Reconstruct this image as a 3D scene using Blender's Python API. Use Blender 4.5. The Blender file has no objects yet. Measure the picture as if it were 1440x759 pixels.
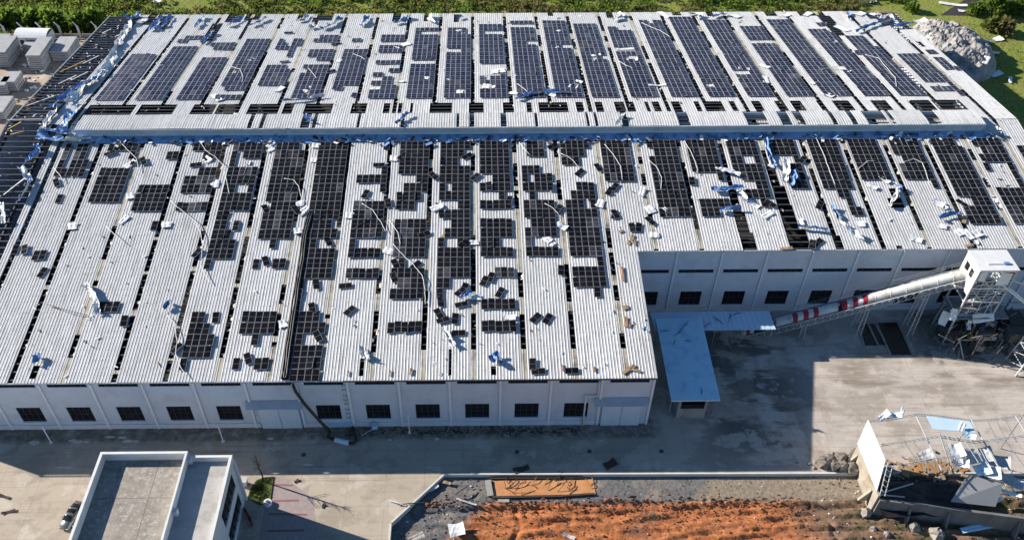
import bpy, math, random
import numpy as np
from mathutils import Vector, Matrix, noise as mnoise

SC = bpy.context.scene
COL = SC.collection
rnd = random.Random(7)

# ------------------------------------------------------------------ camera
F_PX, CX, CY, IW, IH = 1233.394, 680.789, 379.5, 1440.0, 759.0
PITCH, YAW = math.radians(43.3162), math.radians(0.6214)
CAMP = np.array([-27.5287, -87.8364, 117.939])
FWD = np.array([math.sin(YAW)*math.cos(PITCH), math.cos(YAW)*math.cos(PITCH), -math.sin(PITCH)])
RGT = np.array([math.cos(YAW), -math.sin(YAW), 0.0])
UPV = np.cross(RGT, FWD)
cam = bpy.data.cameras.new('camera'); camo = bpy.data.objects.new('camera', cam); COL.objects.link(camo)
M = Matrix(((RGT[0], UPV[0], -FWD[0], CAMP[0]), (RGT[1], UPV[1], -FWD[1], CAMP[1]), (RGT[2], UPV[2], -FWD[2], CAMP[2]), (0, 0, 0, 1)))
camo.matrix_world = M
cam.sensor_fit = 'HORIZONTAL'; cam.sensor_width = 36.0
cam.lens = 36.0*F_PX/IW
cam.shift_x = (IW/2-CX)/IW
cam.clip_start = 1.0; cam.clip_end = 6000.0
SC.camera = camo

# ------------------------------------------------------------------ light
LDIR = np.array([-24.62, 9.15, 11.82]); LDIR = LDIR/np.linalg.norm(LDIR)
EL = math.asin(LDIR[2]); AZ = math.atan2(LDIR[0], LDIR[1])
w = bpy.data.worlds.new('World'); SC.world = w; w.use_nodes = True
nt = w.node_tree; nt.nodes.clear()
sky = nt.nodes.new('ShaderNodeTexSky'); sky.sky_type = 'NISHITA'; sky.sun_disc = False
sky.sun_elevation = EL; sky.sun_rotation = AZ
sky.air_density = 1.0; sky.dust_density = 0.0; sky.ozone_density = 4.0; sky.altitude = 300
bg = nt.nodes.new('ShaderNodeBackground'); bg.inputs['Strength'].default_value = 0.068
ow = nt.nodes.new('ShaderNodeOutputWorld')
hs = nt.nodes.new('ShaderNodeHueSaturation'); hs.inputs['Saturation'].default_value = 1.06; nt.links.new(sky.outputs[0], hs.inputs['Color']); nt.links.new(hs.outputs[0], bg.inputs[0]); nt.links.new(bg.outputs[0], ow.inputs[0])
sl = bpy.data.lights.new('sun', 'SUN'); so = bpy.data.objects.new('sun', sl); COL.objects.link(so)
sl.energy = 5.0; sl.angle = math.radians(0.5); sl.color = (1.0, 0.93, 0.84)
so.rotation_euler = Vector(LDIR).to_track_quat('Z', 'Y').to_euler()
so.location = (-200, 100, 150)
SC.view_settings.view_transform = 'Standard'; SC.view_settings.look = 'None'
SC.view_settings.gamma = 1.0; SC.view_settings.use_curve_mapping = False
SC.view_settings.exposure = 0.82
SC.cycles.diffuse_bounces = 1

# ------------------------------------------------------------------ helpers
H0, SL, YR, YF, XL, XR = 11.816, 0.1326, 59.16, 120.8, -120.83, 80.42
ZR = H0+SL*YR
YB = 25.71
def ray(x, y):
    return FWD + RGT*(x-CX)/F_PX - UPV*(y-CY)/F_PX
def onplane(x, y, n, d):
    v = ray(x, y); n = np.array(n, float)
    return CAMP + v*((d-n@CAMP)/(n@v))
def near(x, y, h=0.0): return onplane(x, y, (0, -SL, 1), H0+h)
def far(x, y, h=0.0): return onplane(x, y, (0, SL, 1), ZR+SL*YR+h)
def gnd(x, y, z=0.0): return onplane(x, y, (0, 0, 1), z)
def roof_z(Y): return H0+SL*Y if Y < YR else ZR-SL*(Y-YR)
def roofpt(x, y, h=0.0): return near(x, y, h) if y > 172 else far(x, y, h)

class MB:
    def __init__(s): s.v = []; s.f = []; s.m = []
    def add(s, vs, fs, mi=0):
        o = len(s.v); s.v.extend([tuple(map(float, p)) for p in vs])
        for f in fs: s.f.append(tuple(o+i for i in f)); s.m.append(mi)
    def quad(s, a, b, c, d, mi=0): s.add([a, b, c, d], [(0, 1, 2, 3)], mi)
    def box(s, c, size, rz=0.0, mi=0, mat=None):
        hx, hy, hz = [k/2 for k in size]
        vs = [(x, y, z) for z in (-hz, hz) for y in (-hy, hy) for x in (-hx, hx)]
        R = mat if mat is not None else Matrix.Rotation(rz, 3, 'Z')
        vs = [tuple(R @ Vector(p) + Vector(c)) for p in vs]
        s.add(vs, [(0, 2, 3, 1), (4, 5, 7, 6), (0, 1, 5, 4), (2, 6, 7, 3), (0, 4, 6, 2), (1, 3, 7, 5)], mi)
    def b2(s, lo, hi, mi=0): s.box([(a+b)/2 for a, b in zip(lo, hi)], [b-a for a, b in zip(lo, hi)], 0, mi)
    def bar(s, a, b, wdt, hgt=None, mi=0):
        a = Vector(a); b = Vector(b); d = b-a; L = d.length
        if L < 1e-6: return
        q = d.to_track_quat('X', 'Z').to_matrix()
        s.box((a+b)/2, (L, wdt, hgt or wdt), 0, mi, q)
    def tube(s, pts, r, n=6, mi=0, caps=True):
        pts = [Vector(p) for p in pts]; k = len(pts); rs = r if isinstance(r, (list, tuple)) else [r]*k
        vs = []
        for i, p in enumerate(pts):
            t = (pts[min(i+1, k-1)]-pts[max(i-1, 0)])
            q = t.to_track_quat('Z', 'Y').to_matrix() if t.length > 1e-9 else Matrix.Identity(3)
            for j in range(n):
                a = 2*math.pi*j/n; vs.append(tuple(p+q @ Vector((rs[i]*math.cos(a), rs[i]*math.sin(a), 0))))
        fs = [(i*n+j, i*n+(j+1) % n, (i+1)*n+(j+1) % n, (i+1)*n+j) for i in range(k-1) for j in range(n)]
        if caps: fs += [tuple(range(n))[::-1], tuple(range((k-1)*n, k*n))]
        s.add(vs, fs, mi)
    def prism(s, poly, z0, z1, mi=0):
        n = len(poly); vs = [(x, y, z0) for x, y in poly]+[(x, y, z1) for x, y in poly]
        s.add(vs, [tuple(range(n))[::-1], tuple(range(n, 2*n))]+[(i, (i+1) % n, n+(i+1) % n, n+i) for i in range(n)], mi)
    def mesh(s, name, mats, smooth=False):
        me = bpy.data.meshes.new(name); me.from_pydata(s.v, [], s.f)
        for m in (mats if isinstance(mats, (list, tuple)) else [mats]): me.materials.append(m)
        me.polygons.foreach_set('material_index', s.m)
        if smooth: me.polygons.foreach_set('use_smooth', [True]*len(me.polygons))
        me.update(); return me
    def build(s, name, mats, parent=None, smooth=False, loc=None):
        o = bpy.data.objects.new(name, s.mesh(name, mats, smooth)); COL.objects.link(o)
        if parent is not None: o.parent = parent
        if loc is not None: o.location = loc
        return o
def empty(name, loc=(0, 0, 0), rot=(0, 0, 0)):
    o = bpy.data.objects.new(name, None); COL.objects.link(o); o.location = tuple(map(float, loc)); o.rotation_euler = rot
    o.empty_display_size = 0.5; return o
def tag(o, label=None, cat=None, group=None, kind=None):
    if label: o['label'] = label
    if cat: o['category'] = cat
    if group: o['group'] = group
    if kind: o['kind'] = kind
    return o
ORD = ['first', 'second', 'third', 'fourth', 'fifth', 'sixth', 'seventh', 'eighth', 'ninth', 'tenth', 'eleventh', 'twelfth', 'thirteenth', 'fourteenth', 'fifteenth', 'sixteenth', 'seventeenth', 'eighteenth', 'nineteenth', 'twentieth', 'twenty-first', 'twenty-second', 'twenty-third', 'twenty-fourth', 'twenty-fifth', 'twenty-sixth', 'twenty-seventh', 'twenty-eighth', 'twenty-ninth', 'thirtieth']

# ------------------------------------------------------------------ materials
def newmat(name):
    m = bpy.data.materials.new(name); m.use_nodes = True; nt = m.node_tree
    return m, nt, nt.nodes['Principled BSDF']
def N(nt, t, **kw):
    n = nt.nodes.new(t)
    for k, v in kw.items(): setattr(n, k, v)
    return n
def mixrgb(nt, fac, a, b):
    n = N(nt, 'ShaderNodeMix', data_type='RGBA')
    for sock, v in ((n.inputs[0], fac), (n.inputs[6], a), (n.inputs[7], b)):
        if isinstance(v, bpy.types.NodeSocket): nt.links.new(v, sock)
        else: sock.default_value = v if not isinstance(v, tuple) or len(v) == 4 else (*v, 1)
    return n.outputs[2]
def ramp(nt, fac, lo, hi):
    n = N(nt, 'ShaderNodeMapRange'); n.clamp = True
    nt.links.new(fac, n.inputs[0]); n.inputs[1].default_value = lo; n.inputs[2].default_value = hi
    return n.outputs[0]
def noise_tex(nt, vec, scale, detail=4, rough=.55, stretch=None, off=(0, 0, 0)):
    mp = N(nt, 'ShaderNodeMapping'); nt.links.new(vec, mp.inputs[0])
    if stretch: mp.inputs['Scale'].default_value = stretch
    mp.inputs['Location'].default_value = off
    n = N(nt, 'ShaderNodeTexNoise'); nt.links.new(mp.outputs[0], n.inputs['Vector'])
    n.inputs['Scale'].default_value = scale; n.inputs['Detail'].default_value = detail; n.inputs['Roughness'].default_value = rough
    return n.outputs[0]
def pos(nt): return N(nt, 'ShaderNodeNewGeometry').outputs['Position']
def bump(nt, b, h, dist, strength=.5):
    n = N(nt, 'ShaderNodeBump'); n.inputs['Distance'].default_value = dist; n.inputs['Strength'].default_value = strength
    nt.links.new(h, n.inputs['Height']); nt.links.new(n.outputs[0], b.inputs['Normal'])
def mat(name, c1, c2=None, scale=.5, rough=.7, metal=0., spec=.5, lo=.35, hi=.7, c3=None, s3=.06, bmp=0, detail=5, stretch=None):
    m, nt, b = newmat(name)
    b.inputs['Roughness'].default_value = rough; b.inputs['Metallic'].default_value = metal; b.inputs['Specular IOR Level'].default_value = spec
    if c2 is None: b.inputs['Base Color'].default_value = (*c1, 1); return m
    p = pos(nt); f = noise_tex(nt, p, scale, detail, .6, stretch)
    col = mixrgb(nt, ramp(nt, f, lo, hi), c1, c2)
    if c3: col = mixrgb(nt, ramp(nt, noise_tex(nt, p, s3, 6, .65, None, (31, 17, 5)), .5, .68), col, c3)
    nt.links.new(col, b.inputs['Base Color'])
    if bmp: bump(nt, b, f, bmp)
    return m

def white_roof():
    m, nt, b = newmat('white_roof_sheet'); p = pos(nt)
    oi = N(nt, 'ShaderNodeObjectInfo')
    f = noise_tex(nt, p, .35, 6, .65, (1, .18, 1)); g = noise_tex(nt, p, 1.6, 6, .72, (1, .8, 1), (9, 4, 0)); runs = noise_tex(nt, p, 1.1, 5, .65, (2.2, .07, 1), (3, 1, 0)); fine = noise_tex(nt, p, 4.5, 4, .7, None, (1, 6, 2))
    base = mixrgb(nt, oi.outputs['Random'], (.70, .695, .685), (.55, .55, .54))
    col = mixrgb(nt, ramp(nt, f, .3, .75), base, (.57, .57, .56))
    col = mixrgb(nt, ramp(nt, runs, .50, .74), col, (.36, .345, .32))
    col = mixrgb(nt, ramp(nt, g, .54, .72), col, (.33, .315, .29))
    col = mixrgb(nt, ramp(nt, fine, .62, .80), col, (.26, .25, .24))
    sx = N(nt, 'ShaderNodeSeparateXYZ'); nt.links.new(p, sx.inputs[0])
    wv = N(nt, 'ShaderNodeMath', operation='PINGPONG'); nt.links.new(sx.outputs[1], wv.inputs[0]); wv.inputs[1].default_value = .6
    line = ramp(nt, wv.outputs[0], .06, .015)
    mul = N(nt, 'ShaderNodeMath', operation='MULTIPLY'); nt.links.new(line, mul.inputs[0]); mul.inputs[1].default_value = .55
    col = mixrgb(nt, mul.outputs[0], col, (.42, .42, .42))
    nt.links.new(col, b.inputs['Base Color']); b.inputs['Roughness'].default_value = .42; b.inputs['Specular IOR Level'].default_value = .5
    return m
MROOF = white_roof()
MSKY = mat('weathered_translucent_sheet', (.52, .49, .40), (.40, .36, .27), .8, .55, c3=(.20, .17, .13), s3=.4)
MWHITE = mat('white_painted_metal', (.80, .80, .79), (.70, .70, .68), .6, .45)
MSCRAP = mat('white_scrap_sheet', (.85, .85, .84), (.75, .75, .74), .9, .5)
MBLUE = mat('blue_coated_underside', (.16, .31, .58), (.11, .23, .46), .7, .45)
MBLUESH = mat('pale_blue_roof_sheet', (.60, .88, 1.0), (.54, .82, .97), .35, .35, 0, c3=(.40, .68, .88), s3=.5)
MBLUEPALE = mat('faded_blue_grey_sheet', (.58, .74, .86), (.50, .66, .79), .3, .45)
MWALL = mat('pale_wall_cladding', (.62, .68, .78), (.56, .61, .70), .25, .6, c3=(.52, .56, .62), s3=.3, stretch=(1, 1, .25))
MPIL = mat('white_pilaster_trim', (.78, .81, .86), (.72, .75, .80), .5, .5)
MPLINTH = mat('painted_plinth', (.70, .73, .78), (.60, .62, .65), .5, .7)
MDOOR = mat('pale_blue_white_door', (.66, .76, .86), (.60, .70, .80), .5, .5)
MCANO = mat('dull_grey_blue_canopy', (.34, .42, .50), (.28, .35, .43), .5, .5)
MDARK = mat('dark_glass', (.012, .013, .015), None, rough=.12)
MFRAME = mat('dark_window_frame', (.06, .06, .065), None, rough=.5)
MSTEEL = mat('galvanised_purlin_steel', (.11, .112, .118), (.06, .06, .062), 1.2, .55, metal=.2)
MGUT = mat('grey_gutter_metal', (.46, .52, .58), (.36, .41, .46), .6, .45)
MGREY = mat('grey_weathered_steel', (.30, .31, .31), (.20, .20, .20), .8, .55, metal=.2)
MDSTEEL = mat('sooty_dark_steel', (.075, .073, .07), (.035, .034, .033), .8, .7)
MLGREY = mat('light_grey_steel', (.55, .56, .56), (.42, .42, .42), .8, .5)
MBLACK = mat('black_rubber', (.014, .014, .015), None, rough=.45)
MROCK2 = mat('dark_brown_rubble', (.20, .175, .145), (.09, .08, .07), 1.4, .9)
MPATCH = mat('pale_mortar_patch', (.75, .70, .62), (.50, .46, .40), 2.5, .9)
MCONV = mat('dusty_white_cover', (.72, .71, .68), (.52, .50, .46), .9, .5, c3=(.34, .29, .23), s3=.7, stretch=(.4, 1, 1))
MCABLE = mat('white_cable', (.72, .72, .70), None, rough=.5)
MRED = mat('red_painted_metal', (.42, .02, .04), (.32, .015, .03), 1, .45)
MORANGE = mat('orange_timber', (.48, .24, .08), (.36, .17, .06), 1.2, .7)
MTAN = mat('dry_brown_board', (.42, .30, .17), (.30, .20, .11), 1.5, .8)
MCONC = mat('weathered_concrete', (.40, .38, .35), (.28, .265, .24), .5, .85, c3=(.18, .17, .15), s3=.25, bmp=.05)
MBEIGE = mat('stained_beige_concrete', (.38, .34, .27), (.29, .255, .20), .6, .85, c3=(.22, .15, .09), s3=.4)
MDCONC = mat('shade_dark_concrete', (.22, .215, .21), (.14, .138, .135), .6, .85, stretch=(1.5, 1.5, .3))  # shade on the bunker front wall put into a darker concrete colour
MCONCW = mat('white_concrete', (.70, .68, .64), (.60, .58, .53), .4, .8)  # concrete's own pale colour
MPARA = mat('white_parapet_paint', (.76, .76, .74), (.64, .63, .60), .5, .75)
MSLAB = mat('pale_grey_aerated_concrete', (.42, .42, .42), (.33, .33, .33), .9, .85)
MROCK = mat('broken_rubble', (.33, .30, .26), (.20, .18, .155), 1.2, .9)
MBARK = mat('dark_bark', (.07, .05, .04), (.04, .03, .025), 3, .9)
MSHADEDSHEET = mat('shaded_black_sheet', (.010, .010, .012), (.018, .018, .02), .8, .55)  # black sheet, with the end wall's shadow put into its colour
MYEL = mat('yellow_paint', (.55, .34, .05), None, rough=.6)

def panel_mat(name, c, dust, dcol, spec):
    m, nt, b = newmat(name); oi = N(nt, 'ShaderNodeObjectInfo'); p = pos(nt)
    f = noise_tex(nt, p, .55, 7, .72); g = noise_tex(nt, p, .12, 4, .6, None, (3, 8, 1))
    a = ramp(nt, f, .5, .8); a2 = ramp(nt, g, .35, .7)
    mu = N(nt, 'ShaderNodeMath', operation='MULTIPLY'); nt.links.new(a, mu.inputs[0]); nt.links.new(a2, mu.inputs[1])
    mu2 = N(nt, 'ShaderNodeMath', operation='MULTIPLY_ADD'); nt.links.new(oi.outputs['Random'], mu2.inputs[0]); mu2.inputs[1].default_value = dust*.35
    mu3 = N(nt, 'ShaderNodeMath', operation='MULTIPLY'); nt.links.new(mu.outputs[0], mu3.inputs[0]); mu3.inputs[1].default_value = dust*1.6
    nt.links.new(mu3.outputs[0], mu2.inputs[2])
    col = mixrgb(nt, mu2.outputs[0], c, dcol)
    sp = noise_tex(nt, p, 2.6, 6, .75, None, (7, 7, 7)); col = mixrgb(nt, ramp(nt, sp, .64, .74), col, tuple(v*.8 for v in dcol))
    nt.links.new(col, b.inputs['Base Color']); b.inputs['Roughness'].default_value = .22; b.inputs['Specular IOR Level'].default_value = spec
    return m
MPAN = panel_mat('black_solar_glass', (.006, .006, .008), .10, (.20, .20, .21), .12)
MPANF = panel_mat('navy_solar_glass', (.005, .007, .026), .20, (.30, .30, .38), .07)
MPANP = panel_mat('sandy_navy_solar_glass', (.010, .011, .03), .60, (.28, .25, .29), .08)
MALU = mat('aluminium_panel_frame', (.30, .30, .31), None, rough=.4, metal=.2)
MALUF = mat('bright_aluminium_panel_frame', (.42, .42, .46), None, rough=.5)

def yard_mat():
    m, nt, b = newmat('stained_concrete_yard'); p = pos(nt)
    sx = N(nt, 'ShaderNodeSeparateXYZ'); nt.links.new(p, sx.inputs[0]); X, Y = sx.outputs[0], sx.outputs[1]
    n1 = noise_tex(nt, p, .12, 8, .62); n2 = noise_tex(nt, p, .7, 8, .65, None, (5, 2, 0)); n3 = noise_tex(nt, p, .06, 6, .6, (1, 2.5, 1), (11, 7, 0))
    col = mixrgb(nt, ramp(nt, n1, .3, .7), (.52, .44, .34), (.43, .36, .28))
    grey = mixrgb(nt, ramp(nt, n1, .3, .7), (.60, .53, .46), (.46, .41, .36))
    col = mixrgb(nt, ramp(nt, X, -10, 40), col, grey)
    sand = mixrgb(nt, ramp(nt, n2, .3, .7), (.52, .40, .30), (.42, .32, .24))
    col = mixrgb(nt, ramp(nt, Y, 40, 60), col, sand)
    col = mixrgb(nt, ramp(nt, n2, .55, .95), col, (.28, .25, .21))
    def m2(a, bb, op='MULTIPLY'):
        n = N(nt, 'ShaderNodeMath', operation=op)
        for i, v in enumerate((a, bb)):
            if isinstance(v, bpy.types.NodeSocket): nt.links.new(v, n.inputs[i])
            else: n.inputs[i].default_value = v
        return n.outputs[0]
    # oily traffic stains between the loading canopy and the open yard
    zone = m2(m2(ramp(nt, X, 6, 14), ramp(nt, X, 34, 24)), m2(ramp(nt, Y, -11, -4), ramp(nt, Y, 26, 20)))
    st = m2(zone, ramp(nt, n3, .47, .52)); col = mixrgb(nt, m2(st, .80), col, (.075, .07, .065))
    rust = m2(m2(ramp(nt, X, 12, 22), ramp(nt, X, 36, 27)), ramp(nt, noise_tex(nt, p, .16, 6, .6, (2, .6, 1), (2, 9, 4)), .52, .66))
    col = mixrgb(nt, m2(m2(rust, ramp(nt, Y, 40, 10)), .45), col, (.22, .12, .075))
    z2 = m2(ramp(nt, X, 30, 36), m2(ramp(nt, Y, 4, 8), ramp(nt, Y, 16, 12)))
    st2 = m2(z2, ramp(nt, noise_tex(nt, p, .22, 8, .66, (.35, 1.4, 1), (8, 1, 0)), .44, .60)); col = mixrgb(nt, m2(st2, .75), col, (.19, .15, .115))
    z3 = m2(m2(ramp(nt, X, 48, 54), ramp(nt, Y, 11.5, 13.5)), ramp(nt, Y, 27, 24)); z3 = m2(z3, ramp(nt, n2, .30, .50)); col = mixrgb(nt, m2(z3, .8), col, (.05, .045, .04))  # dark spill below the tower, the shade there also put into its colour
    # broad worn patches, tyre-dragged dirt and rubber streaks
    pt = noise_tex(nt, p, .09, 9, .66, (1, 1.4, 1), (21, 3, 0)); col = mixrgb(nt, m2(ramp(nt, pt, .50, .56), .55), col, (.30, .25, .195))
    pl_ = noise_tex(nt, p, .16, 8, .6, None, (41, 13, 0)); col = mixrgb(nt, m2(ramp(nt, pl_, .56, .60), .6), col, (.60, .53, .44))
    ty = noise_tex(nt, p, .55, 6, .7, (.06, 1.8, 1), (2, 31, 0)); col = mixrgb(nt, m2(m2(ramp(nt, ty, .55, .68), ramp(nt, Y, 38, 30)), .58), col, (.22, .185, .15))
    sp = noise_tex(nt, p, 1.9, 7, .75, None, (13, 5, 0)); col = mixrgb(nt, m2(ramp(nt, sp, .58, .70), .65), col, (.18, .15, .12))
    # ground-in dirt of the drain strip along the front wall
    strip = m2(ramp(nt, Y, -3.2, -2.4), ramp(nt, n2, .3, .55)); strip = m2(strip, ramp(nt, Y, 2, .5)); strip = m2(strip, ramp(nt, X, 3, 1))
    col = mixrgb(nt, m2(strip, .7), col, (.10, .085, .065))
    # slab joints
    for S, k in ((X, 6.0), (Y, 5.0)):
        pp = N(nt, 'ShaderNodeMath', operation='PINGPONG'); nt.links.new(S, pp.inputs[0]); pp.inputs[1].default_value = k/2
        col = mixrgb(nt, m2(m2(ramp(nt, pp.outputs[0], .09, .03), ramp(nt, Y, 40, 35)), .30), col, (.22, .20, .17))
    nt.links.new(col, b.inputs['Base Color']); b.inputs['Roughness'].default_value = .85; b.inputs['Specular IOR Level'].default_value = .25
    bump(nt, b, n2, .03, .4)
    return m
MYARD = yard_mat()
def soil_mat():
    m, nt, b = newmat('red_soil_and_gravel'); p = pos(nt)
    sx = N(nt, 'ShaderNodeSeparateXYZ'); nt.links.new(p, sx.inputs[0]); X, Y = sx.outputs[0], sx.outputs[1]
    n1 = noise_tex(nt, p, .75, 10, .74, (.42, 1.3, 1)); n2 = noise_tex(nt, p, 2.0, 6, .7); n3 = noise_tex(nt, p, .22, 7, .62, None, (4, 4, 4))
    red = mixrgb(nt, ramp(nt, n1, .36, .64), (.56, .20, .075), (.29, .105, .045))
    red = mixrgb(nt, ramp(nt, n2, .52, .72), red, (.55, .30, .14))
    red = mixrgb(nt, ramp(nt, n3, .58, .7), red, (.20, .12, .08))
    gra = mixrgb(nt, ramp(nt, n2, .35, .65), (.21, .20, .195), (.10, .098, .097))
    gra = mixrgb(nt, ramp(nt, n3, .50, .62), gra, (.27, .23, .19))
    tan = mixrgb(nt, ramp(nt, n2, .35, .65), (.34, .28, .21), (.22, .17, .12))
    def m2(a, bb, op='MULTIPLY'):
        n = N(nt, 'ShaderNodeMath', operation=op)
        for i, v in enumerate((a, bb)):
            if isinstance(v, bpy.types.NodeSocket): nt.links.new(v, n.inputs[i])
            else: n.inputs[i].default_value = v
        return n.outputs[0]
    wob = m2(m2(n3, .5, 'SUBTRACT'), 6.0)
    Yw = m2(Y, wob, 'ADD'); Xw = m2(X, m2(wob, 1.6), 'ADD')
    edge = m2(Y, m2(m2(n3, .5, 'SUBTRACT'), 1.2), 'ADD')
    fy = ramp(nt, edge, -14.55, -14.2)
    left = ramp(nt, m2(Xw, m2(Yw, .9), 'SUBTRACT'), -12.5, -15.5)
    g = m2(fy, left, 'MAXIMUM')
    g = m2(g, m2(ramp(nt, Y, -25.5, -23.5), 1.0))
    gtan = mixrgb(nt, ramp(nt, m2(Xw, m2(Y, -1.2, 'MULTIPLY'), 'ADD'), 21, 24), gra, tan)
    brown = mixrgb(nt, ramp(nt, n1, .35, .65), (.26, .16, .10), (.14, .095, .065))
    redz = mixrgb(nt, ramp(nt, Xw, 17, 25), red, brown)
    redz = mixrgb(nt, m2(ramp(nt, n1, .52, .6), ramp(nt, X, 27, 31)), redz, (.085, .105, .03))
    col = mixrgb(nt, g, redz, gtan)
    nt.links.new(col, b.inputs['Base Color']); b.inputs['Roughness'].default_value = .95; b.inputs['Specular IOR Level'].default_value = .15
    bump(nt, b, n2, .15, .8)
    return m
MSOIL = soil_mat()
def field_mat():
    m, nt, b = newmat('rough_grass_ground'); p = pos(nt)
    sx = N(nt, 'ShaderNodeSeparateXYZ'); nt.links.new(p, sx.inputs[0]); X, Y = sx.outputs[0], sx.outputs[1]
    n1 = noise_tex(nt, p, .12, 7, .62); n2 = noise_tex(nt, p, 1.1, 6, .65)
    g = mixrgb(nt, ramp(nt, n1, .3, .7), (.21, .27, .05), (.28, .26, .08))
    g = mixrgb(nt, ramp(nt, n2, .50, .80), g, (.09, .13, .025))
    g = mixrgb(nt, ramp(nt, n1, .58, .70), g, (.26, .20, .10))
    nt.links.new(g, b.inputs['Base Color']); b.inputs['Roughness'].default_value = .95; b.inputs['Specular IOR Level'].default_value = .1
    bump(nt, b, n2, .4, .8)
    return m
MFIELD = field_mat()
MWET = mat('dark_wet_mud', (.045, .038, .035), (.06, .05, .045), .4, .6)
MHEAP = mat('grey_ash_heap', (.40, .38, .36), (.25, .235, .22), .35, .95, c3=(.17, .16, .15), s3=.35, bmp=.3)
def leafmat(name, a, b_):
    m, nt, b = newmat(name); oi = N(nt, 'ShaderNodeObjectInfo'); p = pos(nt)
    f = noise_tex(nt, p, .5, 3, .6)
    nt.links.new(mixrgb(nt, ramp(nt, f, .35, .65), a, b_), b.inputs['Base Color']); b.inputs['Roughness'].default_value = .7; b.inputs['Specular IOR Level'].default_value = .25
    tl = N(nt, 'ShaderNodeBsdfTranslucent'); nt.links.new(b.inputs['Base Color'].links[0].from_socket, tl.inputs[0])
    mx = N(nt, 'ShaderNodeMixShader'); mx.inputs[0].default_value = .6; nt.links.new(b.outputs[0], mx.inputs[1]); nt.links.new(tl.outputs[0], mx.inputs[2])
    nt.links.new(mx.outputs[0], nt.nodes['Material Output'].inputs[0])
    return m
MLEAF = leafmat('bright_leaf_green', (.20, .29, .045), (.12, .19, .03))
MLEAF2 = leafmat('olive_leaf_green', (.18, .21, .05), (.10, .13, .03))
MLEAF3 = leafmat('dry_olive_leaf', (.26, .22, .09), (.15, .15, .05))
MGRASSP = mat('garden_grass', (.10, .13, .025), (.07, .10, .02), 2, .9)

# ------------------------------------------------------------------ ground
def sheet(name, polys, m, z, kind='structure', parent=None):
    mb = MB()
    for poly in polys: mb.add([(x, y, z) for x, y in poly], [tuple(range(len(poly)))])
    o = mb.build(name, m, parent)
    if kind: o['kind'] = kind
    return o
sheet('ground', [[(-3000, -1500), (3000, -1500), (3000, 4000), (-3000, 4000)]], MFIELD, -1.3)
YK = -9.35; YK2 = -9.85
yard = sheet('yard_pavement', [
    [(-260, 26), (84, 26), (84, 129), (-260, 129)],
    [(-260, YK), (-33.0, YK), (34, YK2), (220, YK2-2.0), (220, 26), (-260, 26)],
    [(-260, YK), (-260, -70), (-41.2, -70), (-40.9, -17.9), (-33.0, YK)]], MYARD, 0.0)
sk = MB()
for a, b in (((-260, 129), (84, 129)), ((84, 129), (84, 26)), ((84, 26), (220, 26))):
    sk.quad((a[0], a[1], -.002), (b[0], b[1], -.002), (b[0], b[1], -1.35), (a[0], a[1], -1.35))
tag(sk.build('pavement_edge', MCONC), kind='structure')
# kerb wall at the excavation edge
kb = MB()
pts = [(220, YK2-2.0), (34, YK2), (-33.0, YK), (-40.9, -17.9), (-41.2, -70)]
for (a, b) in zip(pts[:-1], pts[1:]):
    a = Vector((*a, 0)); b = Vector((*b, 0)); d = (b-a).normalized(); n = Vector((-d.y, d.x, 0))*.24
    kb.prism([(a.x, a.y), (b.x, b.y), (b.x+n.x, b.y+n.y), (a.x+n.x, a.y+n.y)], -1.3, .12)
tag(kb.build('kerb', MCONCW), kind='structure')

def relief(name, x0, x1, y0, y1, step, fn, m, smooth=True):
    nx = int((x1-x0)/step)+1; ny = int((y1-y0)/step)+1
    mb = MB(); vs = []
    for j in range(ny):
        for i in range(nx):
            x = x0+(x1-x0)*i/(nx-1); y = y0+(y1-y0)*j/(ny-1); vs.append((x, y, fn(x, y)))
    mb.add(vs, [(j*nx+i, j*nx+i+1, (j+1)*nx+i+1, (j+1)*nx+i) for j in range(ny-1) for i in range(nx-1)])
    return mb.build(name, m, None, smooth)
def soilz(x, y):
    n = mnoise.fractal((x*.14, y*1.0, 0), .9, 2.1, 5)+.3*math.sin(y*4.4+.6*math.sin(x*.3))*mnoise.noise((x*.06, y*.4, 9))
    n2 = mnoise.fractal((x*1.0, y*2.0, 7), .8, 2.1, 4)
    flat = max(0., min(1., (y+14.6)/.8))
    amp = .62*(1-flat)*(max(0, min(1, (x+38)/12)))+.04
    z = -.62+n*amp+n2*.085*(1.35-flat)+.05*(1-flat)*mnoise.noise((x*2.6, y*3.2, 5))
    if y < -14.5: z -= .35*min(1, (-14.5-y)/1.0)
    for cx_, cs in ((-21.5, .12), (24, -.5)):       # erosion gullies
        d = abs((x-cx_)-(y+16)*cs-.5*math.sin(y*1.3)); z -= .55*math.exp(-(d/.28)**2)*(1 if y < -14.8 else 0)
    return max(-1.22, min(z, -.22))
soil = relief('excavated_soil', -42, 130, -40, YK+.4, .3, soilz, MSOIL); soil['kind'] = 'structure'

# water / mud track top right, behind the factory
tk = [tuple(gnd(x, y, -1.29)[:2]) for x, y in ((1322, 22), (1352, 3), (1370, -12), (1490, -14), (1480, 22), (1440, 19), (1405, 14), (1375, 23))]
sheet('mud_track', [tk], MWET, -1.27)

# ------------------------------------------------------------------ factory building
fac = tag(empty('factory_building', (0, 0, 0)), 'long low white factory with storm-torn white roof, stretching across the whole picture', 'factory')

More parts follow.
